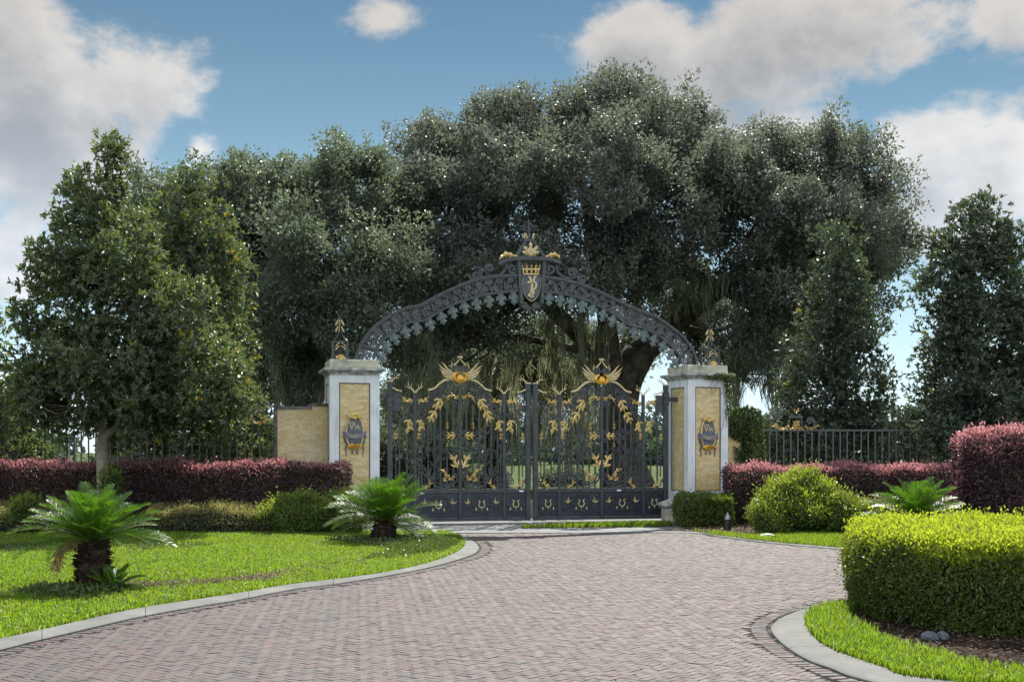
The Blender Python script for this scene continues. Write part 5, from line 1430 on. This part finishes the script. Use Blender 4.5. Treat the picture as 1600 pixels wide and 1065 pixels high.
for k, az in enumerate((2.8, 3.6, -2.4, 3.2)):
    b = MB(); hd = np.array([math.cos(az), math.sin(az)*.8-.3, 0]); p0 = tp + np.array([0, -.05, -.06])
    pth = smooth_line([tuple(p0), tuple(p0+hd*.2+np.array([0, 0, .08])), tuple(p0+hd*.34+np.array([0, 0, -.02])), tuple(p0+hd*.40+np.array([0, 0, -.2]))], 5)
    b.tube(pth, .006, 5); i = np.arange(4, len(pth)).repeat(4); n = len(i)
    leaves(b, pth[i], unit(np.tile([0, 0, -.7], (n, 1))+rand_dir(n)*.8), rand_dir(n), .12, .014)
    part('dry_frond', b, M['brownfrond'], cy1)
x, y = G(597, 848)
cycad('middle cycad leaning at the tip of the left lawn before the gate', x, y, .36, .185, 1.04, 80, 2, 0.0, .08)
cycad('right cycad half hidden behind the lime topped hedge', P(1432, 780, 20.2)[0], 20.2, .50, .2, .86, 48, 3)
x, y = G(178, 925)
cycad('small cycad offset sprouting at the foot of the nearest cycad trunk', x, y-.05, .06, .05, .36, 16, 4)

# ---------------------------------------------------------------- trees
def tree(name, label, base, lobes, trunk, limbs, clump_d, clump_r, per, leaf, mats, bark, aspect=.42, group=None, cat='tree', sprig=False, tips=None, seed=0, flat=.75, moss=None, hollow=.5, upw=.35, sub=0):
    """lobes (px, py, Y, rpx, rpy, depth m) give the crown as a union of ellipsoids filled with leaf clumps; trunk / limbs: [(px, py, Y, radius)]"""
    rs = np.random.default_rng(seed+77)
    r = thing(name, label, cat, (base[0], base[1], 0), group=group)
    Lc = np.array([P(a[0], a[1], a[2]) for a in lobes]); Lr = np.array([(a[3]/F*a[2], a[5], a[4]/F*a[2]) for a in lobes])
    W = MB(); nodes = []
    def seg(pts, mb):
        P3 = np.array([P(a[0], a[1], a[2]) if len(a) == 4 else a[:3] for a in pts]); rr = np.array([a[-1] for a in pts])
        s = smooth_line(np.hstack([P3, rr[:, None]]), 5); mb.tube(s[:, :3], s[:, 3], 10 if s[0, 3] > .08 else 6); nodes.append(s)
    seg(trunk, W)
    for l in limbs: seg(l, W)
    part('trunk', W, M[bark], r)
    B = MB()
    allc = []
    for c, rad in zip(Lc, Lr):
        nd = np.vstack(nodes)
        j = np.argmin(np.linalg.norm(nd[:, :3]-c, axis=1) + 2.0*np.maximum(nd[:, 2]-c[2], 0))
        a = nd[j, :3]; ra = min(nd[j, 3]*.55, .16); mid = (a+c)/2 + np.array([0, 0, .10*np.linalg.norm(c-a)]) + rs.normal(0, .08, 3)*np.linalg.norm(c-a)
        lp = smooth_line([tuple(a), tuple(mid), tuple(c)], 5); B.tube(lp, np.linspace(ra, ra*.45, len(lp)), 6)
        n = max(5, int(clump_d*(rad[0]*rad[2]+rad[0]*rad[1]+rad[1]*rad[2])/3))
        d_ = unit(rs.normal(size=(n, 3))); q = c + d_*rad*(hollow+(1-hollow)*rs.random((n, 1))**.6)
        if sub:
            # boughs: clumps gather on smaller rounded heads over the lobe, with hollows between them
            sdir = unit(rs.normal(size=(sub, 3))); sc = c + sdir*rad*rs.uniform(.50, .86, (sub, 1)); sr = rad*rs.uniform(.30, .54, (sub, 1))
            w_ = rs.integers(0, sub, n); q = sc[w_] + d_*sr[w_]*(.55+.55*rs.random((n, 1))**.7) + rs.normal(0, .22, (n, 3))
        ok = np.ones(n, bool)
        for c2, r2 in zip(Lc, Lr):
            if c2 is c: continue
            ok &= (np.linalg.norm((q-c2)/r2, axis=1) > .52)
        q = q[ok]; allc.append(q)
        for e in q[:: max(1, int(len(q)/14))]:
            st = lp[rs.integers(len(lp)//2, len(lp))]; m_ = (st+e)/2 + rs.normal(0, .1, 3)*np.linalg.norm(e-st)
            B.tube(smooth_line([tuple(st), tuple(m_), tuple(e)], 3), np.linspace(ra*.35, .008, 7), 5)
    part('branches', B, M[bark], r)
    Cc = np.vstack(allc); nC = len(Cc); csz = clump_r*rs.uniform(.55, 1.35, nC); cw = rs.uniform(.7, 1.2, nC)
    cm = np.array([c for c in Lc]).mean(0)
    cnt = np.maximum((per*cw*(csz/clump_r)**1.7).astype(int), 4); ci = np.repeat(np.arange(nC), cnt); N = len(ci)
    d_ = unit(rs.normal(size=(N, 3))); rr = rs.random(N)**.45
    c = Cc[ci] + d_*(csz[ci]*rr)[:, None]*np.array([1.1, 1.0, flat])
    c = c + (.5 if sub else .25)*clump_r*np.stack([fnoise(c, 1.6/clump_r*.6, 71), fnoise(c, 1.6/clump_r*.6, 72), fnoise(c, 1.6/clump_r*.6, 73)], 1)
    k = c[:, 2] > .15; c, d_, ci = c[k], d_[k], ci[k]; N = len(c)
    mb = MB()
    if sprig:
        # rosettes: five leaves round one shoot
        m = 5; ax0 = unit(d_*.7 + rs.normal(size=(N, 3))*.4 + np.array([0, 0, upw])); ref = unit(rs.normal(size=(N, 3))); s1 = unit(np.cross(ax0, ref)); s2 = np.cross(ax0, s1)
        A, Cn, Nn = [], [], []
        for i in range(m):
            a = 2*PI*i/m + rs.normal(0, .3, N); rad_ = s1*np.cos(a)[:, None]+s2*np.sin(a)[:, None]; sp = rs.uniform(.5, 1.1, N)[:, None]
            A.append(unit(ax0*.8+rad_*sp)); Nn.append(unit(ax0-rad_*.5)); Cn.append(c + ax0*(.02*i))
        A, Cn, Nn = np.vstack(A), np.vstack(Cn), np.vstack(Nn)
        isy = np.tile(rs.random(N) < (tips[1] if tips else 0), m)
    else:
        A = unit(d_*.5+rs.normal(size=(N, 3))*.6+np.array([0, 0, .1])); Nn = unit(d_*.5+rs.normal(size=(N, 3))*.6+np.array([0, 0, .5])); Cn = c
        isy = rs.random(N) < (tips[1] if tips else 0)
    for sel, mi in ((~isy, 0), (isy, 1)):
        n = sel.sum()
        if n: (ovals if sprig else leaves)(mb, Cn[sel], A[sel], Nn[sel], leaf*rs.uniform(.7, 1.35, n), leaf*aspect*rs.uniform(.75, 1.2, n), mi)
    part('crown', mb, [M[mats], M[tips[0]] if tips else M[mats]], r)
    if moss:
        ms = MB(); np_, sets = moss
        for (px0, px1, py0, py1, Y0, Y1, n, l0, l1) in sets:
            nc = max(4, n//16); cx_ = rs.uniform(px0, px1, nc); cy_ = rs.uniform(py0, py1, nc); cY = rs.uniform(Y0, Y1, nc)
            for a_, b_, Yc in zip(cx_, cy_, cY):
                p0 = P(a_, b_, Yc); k = int(rs.uniform(14, 46)); wdt = rs.uniform(.12, .5); Lm = l0*.5 + (l1-l0*.5)*rs.random()**1.6
                x0 = p0[0]+rs.normal(0, wdt*.5, k); y0 = p0[1]+rs.normal(0, wdt*.4, k); L_ = Lm*rs.uniform(.35, 1.1, k)*np.exp(-((x0-p0[0])/wdt)**2*.6); z0 = p0[2]+rs.normal(0, .12, k)
                a2 = rs.uniform(0, PI, k); w_ = rs.uniform(.007, .028, k)
                rows = []
                for i, tq in enumerate((0, .22, .5, .78, 1.0)):
                    ww = w_*(.5, 1.0, .9, .6, .08)[i]; xx = x0+(p0[0]-x0)*.45*tq+.07*np.sin(6*tq+a2*3)+rs.normal(0, .05, k)*tq; yy = y0+.05*np.cos(4*tq+a2*5); zz_ = z0-L_*tq
                    rows.append(np.stack([xx-np.cos(a2)*ww, yy-np.sin(a2)*ww, zz_], 1)); rows.append(np.stack([xx+np.cos(a2)*ww, yy+np.sin(a2)*ww, zz_], 1))
                v = np.stack(rows, 1).reshape(-1, 3); kk = np.arange(k)[:, None]*10
                ms.add(v, np.concatenate([kk+np.array([[2*i, 2*i+1, 2*i+3, 2*i+2]]) for i in range(4)]))
        part('hanging_moss', ms, M['moss'], r)
    return r

OG = 'live oaks behind the gate'
big = [(655,262,47,60,58,3.6),(730,246,48,66,62,4),(800,212,48,55,52,4),(860,212,48,70,60,4.5),(955,205,49,75,60,4.5),(1040,215,50,48,60,4),(1065,250,49,55,60,4),
       (690,350,45,90,80,4),(800,300,45,100,85,4),(920,300,44,110,90,4.5),(1030,330,45,95,85,4.5),(1130,290,46,70,65,4),(1185,262,48,62,55,4),(1245,250,48,55,50,4),(1300,292,48,62,60,4),
       (1365,345,48,52,58,3.6),(1390,392,49,32,40,2.6),(1180,350,45,95,75,4),(1285,390,45,85,70,4),(1220,455,45,70,42,3.4),(1318,466,47,52,52,3.4),(640,450,44,70,70,3.5),(740,430,43,85,65,3.8),(850,420,43,80,60,3.5),(950,420,44,75,50,3.5),
       (760,500,45,70,45,3),(1060,440,52,60,45,2),(1120,520,52,60,50,2),(1030,500,52,50,40,2),(1230,540,50,60,50,3),(640,540,44,60,50,3),(1180,540,46,55,42,3)]
tree('live_oak', 'largest live oak, its wide grey-green crown spreading above the gate arch', P(978,770,48)[:2], big,
     [(985,775,48,1.15),(975,720,48,.80),(968,660,48,.72),(975,600,48,.68),(1000,550,48,.62)],
     [[(1000,552,48,.55),(1045,515,47.5,.46),(1085,480,47,.40),(1140,440,47,.34),(1200,395,47,.26),(1250,330,47,.16)], [(1100,468,47,.30),(1095,440,46.5,.20),(1040,425,46,.16),(985,445,45.5,.09)],
      [(1160,425,47,.25),(1230,430,46.5,.20),(1300,440,47,.15),(1360,420,47.5,.09)], [(972,600,48,.50),(920,540,47,.36),(860,480,46,.28),(780,420,46,.2),(700,340,46,.12)], [(960,585,47.5,.4),(945,480,47,.34),(930,380,47,.26),(900,260,47.5,.14)],
      [(1130,450,47,.25),(1180,480,46,.2),(1250,500,45.5,.12)]],
     27, .55, 135, .155, 'oak_grey', 'bark_oak', .52, OG, seed=1, sub=13,
     moss=(0, [(850,970,470,560,43,47,300,1.2,3.6),(1080,1230,420,520,44,47,420,.8,2.4),(1000,1090,430,470,44,46,160,.6,1.5),(1130,1270,500,600,44,47,700,1.0,3.2),(1040,1240,380,480,44,46,420,.5,1.6),(640,1000,380,470,43,45,300,.4,1.2),(620,840,470,600,43,47,220,1.0,3),(690,960,560,640,46,50,300,1.2,3)]))
lo = [(255,325,43,42,42,3),(320,330,42,55,55,3.5),(370,298,42,48,46,3.5),(430,325,41,60,56,3.6),(490,310,42,55,50,3.6),(580,288,43,42,48,3),(550,310,42,55,55,3.5),(610,330,43,50,60,3.5),
      (400,390,40,75,70,3.6),(500,400,39,80,75,3.6),(590,420,40,60,70,3.4),(320,400,42,60,80,3.5),(460,490,39,75,65,3.4),(560,510,39,55,55,3),(400,540,41,50,70,3),(500,590,40,60,45,3),(240,380,43,50,70,3)]
tree('live_oak', 'live oak hung with moss behind the left pillar and wing wall', P(404,778,42)[:2], lo,
     [(404,785,42,.55),(402,700,42,.42),(400,600,42,.38),(402,520,42,.34),(420,450,41.5,.28)],
     [[(402,540,42,.3),(350,450,42,.2),(320,380,42,.12)], [(415,465,41.5,.26),(480,400,41,.18),(560,350,42,.1)], [(404,640,42,.26),(470,560,41,.18),(530,500,40,.12)]],
     28, .52, 135, .145, 'oak', 'bark_dark', .52, OG, seed=2, sub=13,
     moss=(0, [(385,520,470,580,38,41,620,1.2,3.4),(410,500,560,620,38.5,41,260,1,2.2),(390,420,400,500,39,41,120,1,2.5),(600,700,520,620,40,43,260,1.2,3)]))
mid = [(690,560,54,70,50,4),(790,570,55,80,50,4),(880,590,56,70,50,4),(740,650,56,60,40,3),(640,640,54,60,60,3),(850,540,54,90,50,4),(960,545,55,60,40,3)]
tree('live_oak', 'shaded live oak seen through the gate leaves, hung with long moss', P(770,764,56)[:2], mid, [(775,766,56,.6),(772,700,56,.45),(780,620,56,.4),(790,560,56,.3)], [[(780,620,56,.3),(860,580,56,.2)], [(775,650,56,.28),(700,600,55,.18)]],
     12, 1.0, 170, .17, 'oak', 'bark_dark', .45, OG, seed=3,
     moss=(0, [(620,960,540,640,47,54,1300,2,4.5),(830,960,600,660,45,52,420,1.5,3.2)]))
MG = 'magnolia trees by the fences'
tree('magnolia', 'nearest magnolia with pale trunk standing in the left burgundy hedge', G(160,830)[:1]+(24.6,) if False else (P(160,760,24.7)[0], 24.7),
     [(166,246,24.7,20,32,.4),(148,292,24.7,38,34,.7),(140,335,24.7,58,50,.9),(120,400,24.7,72,62,1.1),(190,400,24.6,66,66,1.1),(100,480,24.7,66,60,1.2),(200,480,24.5,88,70,1.4),(280,500,24.7,60,70,1.2),(85,560,24.7,62,58,1.2),(190,570,24.4,95,70,1.5),(300,580,24.6,85,68,1.3),(110,635,24.6,80,48,1.2),(230,640,24.5,85,45,1.3),(330,640,24.8,70,40,1.1),(60,610,24.8,40,50,.9)],
     [(160,835,24.7,.125),(160,750,24.7,.115),(160,700,24.7,.125),(162,670,24.7,.10),(165,620,24.7,.085),(160,520,24.7,.065),(152,400,24.7,.045),(150,290,24.7,.02)],
     [[(160,685,24.7,.09),(185,665,24.6,.07),(215,640,24.4,.05),(250,600,24.4,.03)], [(162,680,24.7,.07),(148,640,24.8,.05),(120,590,24.8,.03)], [(160,690,24.7,.08),(200,655,24.9,.05),(270,620,25,.03)], [(161,660,24.7,.06),(175,600,24.6,.04),(190,540,24.5,.025)]],
     44, .27, 27, .115, 'magnolia', 'bark_pale', .42, MG, sprig=True, tips=('shoot', .014), seed=4, flat=.95, upw=.5, hollow=.45)
tree('magnolia', 'yellow-tinged magnolia behind the left fence, right of the nearest magnolia', (P(318,770,28.4)[0], 28.4),
     [(312,300,28.4,30,34,.6),(300,360,28.4,60,52,1),(335,430,28.4,60,60,1.1),(270,430,28.4,60,60,1.1),(350,520,28.4,48,60,1.1),(300,520,28.4,70,60,1.2),(340,610,28.3,58,60,1.2),(270,620,28.4,70,60,1.2),(350,690,28.3,60,40,1.1),(220,680,28.5,60,40,1.1),(420,690,28.8,30,45,.8)],
     [(318,775,28.4,.12),(318,650,28.4,.10),(315,500,28.4,.07),(312,330,28.4,.02)], [[(318,640,28.4,.06),(345,560,28.3,.03)], [(317,600,28.4,.06),(280,520,28.4,.03)]],
     38, .34, 30, .115, 'magnolia', 'bark_pale', .42, MG, sprig=True, tips=('shoot', .025), seed=5, flat=.95, upw=.5)
tree('magnolia', 'dark conical magnolia at the right edge above the tall burgundy block', (P(1522,770,30)[0], 30.0),
     [(1522,338,30,30,32,.6),(1515,385,30,52,48,.9),(1560,400,30,34,36,.7),(1480,450,30,50,48,1),(1550,460,30,60,52,1.1),(1477,520,30,36,50,.9),(1530,530,30,70,60,1.3),(1590,530,30,55,60,1.1),(1482,600,30,48,55,1.1),(1550,610,30,85,60,1.4),(1455,670,30,55,50,1.2),(1530,680,29.9,80,50,1.4),(1620,620,30,60,70,1.2),(1600,690,30,70,50,1.2)],
     [(1522,775,30,.14),(1522,650,30,.11),(1522,500,30,.08),(1520,330,30,.02)], [[(1522,620,30,.06),(1470,560,30,.03)], [(1522,600,30,.06),(1580,530,30,.03)], [(1522,540,30,.05),(1490,470,30,.02)]],
     36, .34, 30, .125, 'magnolia_dark', 'bark', .40, MG, sprig=True, tips=('shoot', .006), seed=6, flat=.95, upw=.5)
tree('magnolia', 'mid green magnolia behind the right picket fence, left of the dark conical one', (P(1312,770,33)[0], 33.0),
     [(1305,400,33,34,40,.8),(1300,470,33,52,52,1.1),(1334,520,33,40,50,1),(1275,545,33,48,52,1.1),(1330,600,33,62,55,1.3),(1265,625,33,55,52,1.2),(1350,665,33,55,45,1.2),(1290,690,32.8,70,45,1.3),(1230,690,33,50,45,1.1)],
     [(1312,775,33,.13),(1310,650,33,.10),(1308,500,33,.06),(1305,420,33,.02)], [[(1310,640,33,.06),(1350,580,33,.03)], [(1310,600,33,.05),(1275,540,33,.03)]],
     32, .36, 28, .125, 'magnolia_dark', 'bark', .42, MG, sprig=True, tips=('shoot', .006), seed=7, flat=.95, upw=.5)
tree('magnolia', 'magnolia cut by the left edge of the view, lower than its neighbour', (P(-30,770,27)[0], 27.0),
     [(-30,540,27,42,60,1),(-10,620,27,50,50,1.1),(20,660,27,48,42,1),(-50,640,27,60,60,1.2),(10,705,27,50,28,.9)],
     [(-30,775,27,.12),(-30,650,27,.09),(-30,540,27,.03)], [[(-30,660,27,.05),(20,620,27,.02)]], 24, .34, 24, .125, 'magnolia', 'bark', .42, MG, sprig=True, tips=('shoot', .02), seed=8, flat=.95, upw=.5)

# understorey beyond the gate and fences
UG = 'dark shrubs growing under the oaks'
for i, (px, Y, w_, h, lab) in enumerate([(660,50,1.9,2.2,'dark shrub under the oaks, seen through the left half of the left gate leaf'), (745,58,1.6,.9,'low shrub under the oaks, seen behind the right half of the left gate leaf'),
        (880,60,1.4,.8,'low dark shrub left of the big oak trunk, seen through the right gate leaf'), (1165,40,1.8,2.6,'tall dark shrub behind the ivy covered wing wall'), (450,37,1.8,2.4,'dark shrub behind the plain wing wall'), (560,46,2.4,3.0,'dark shrub behind the left pillar'),
        (1420,36,1.8,2.0,'dark shrub behind the right fence below the conical magnolia'), (1215,37,1.6,1.9,'dark shrub behind the right fence next to the ivy'), (225,33,2.2,1.9,'dark shrub behind the left fence under the nearest magnolia'), (375,32,1.6,2.0,'dark shrub behind the left fence beside the gilded crest')]):
    x = P(px, 700, Y)[0]
    shrub('shrub', lab, [(x, Y, h*.5, w_*.7, 1.2, h*.55), (x-w_*.5, Y+.3, h*.36, w_*.5, 1.0, h*.4), (x+w_*.5, Y-.2, h*.4, w_*.5, 1.0, h*.42)], .13 if Y < 45 else .17, (M['oak'], M['magnolia']), 180 if Y < 45 else 110, .3, UG, 'shrub', .45)
# far tree line beyond the pasture
fw = MB(); rs = np.random.default_rng(12)
for k in range(60):
    x = rs.uniform(-85, 85); y = rs.uniform(150, 175); h = rs.uniform(3.5, 8)*(1.25 if x > 20 else .8); w_ = rs.uniform(3, 6)
    n = 420; d_ = unit(rs.normal(size=(n, 3))); c = np.array([x, y, h*.5]) + d_*np.array([w_, 2.5, h*.5])*(rs.random((n, 1))**.4); c[:, 2] = np.maximum(c[:, 2], .2)
    leaves(fw, c, unit(d_+rs.normal(size=(n, 3))*.6), unit(rs.normal(size=(n, 3))+np.array([0, 0, .5])), rs.uniform(.7, 1.4, n), rs.uniform(.5, .9, n))
tag(part('far_woods', fw, M['farleaf']), 'hazy tree line far beyond the pasture', 'woods', kind='stuff')

# ---------------------------------------------------------------- ivy on the right pillar and wing wall
def ivy(label, sets, cat='ivy'):
    """sets: (polygon in (s, z), d_front, count)"""
    p0 = O2 + E2*(sR+1); r = thing('ivy', label, cat, (p0[0], p0[1], 0), group='ivy on the right of the gate')
    mb = MB(); stm = MB()
    for poly, dd, n, sz in sets:
        pz = np.asarray(poly); q = rng.uniform(pz.min(0), pz.max(0), (n*2, 2)); q = q[inside(pz, q)][:n]; m = len(q)
        b = bdist(pz, q); depth = dd + np.minimum(b, .25)*.5*rng.random(m) + .05*rng.random(m)
        xy = O2 + E2*q[:, :1] + N2*depth[:, None]
        c = np.stack([xy[:, 0], xy[:, 1], q[:, 1]], 1); nr = np.array([N2[0], N2[1], .35])
        leaves(mb, c, unit(rand_dir(m)*.8+np.array([0, 0, -.5])+nr*.3), unit(nr+rand_dir(m)*.7), sz*rng.uniform(.7, 1.3, m), sz*.8*rng.uniform(.8, 1.2, m))
        for _ in range(6):
            a = q[rng.integers(m)]; e = a + np.array([rng.normal(0, .15), -rng.uniform(.2, .6)]); pa = []
            for u in np.linspace(0, 1, 5):
                s_, z_ = a*(1-u)+e*u; t2 = O2+E2*(s_+.03*math.sin(9*u))+N2*(dd+.02); pa.append((t2[0], t2[1], max(z_, .05)))
            stm.tube(pa, .006, 5)
    part('stems', stm, M['bark'], r); part('foliage', mb, M['ivy'], r)
s = sR
ivy('dense ivy draped over the top and end of the right wing wall',
    [([(s+.5,2.55),(s+.95,2.62),(s+1.3,2.72),(s+1.65,2.6),(s+1.72,2.0),(s+1.8,.6),(s+1.55,.5),(s+1.25,1.1),(s+1.12,1.5),(s+1.18,1.85),(s+.85,2.0),(s+.66,1.92),(s+.5,2.12)], -.10, 5200, .062), ([(s+.95,1.75),(s+1.12,1.7),(s+1.2,1.0),(s+.9,.95),(s+1.0,1.3)], -.10, 260, .05)])
ivy('thin ivy strand along the right pillar cornice and down its right edge',
    [([(s-.05,3.36),(s+.3,3.40),(s+.62,3.42),(s+.66,3.25),(s+.3,3.28),(s-.05,3.31)], .60, 300, .05), ([(s+.44,3.3),(s+.64,3.3),(s+.62,2.75),(s+.60,2.4),(s+.52,2.45),(s+.50,2.9)], .50, 300, .05)])
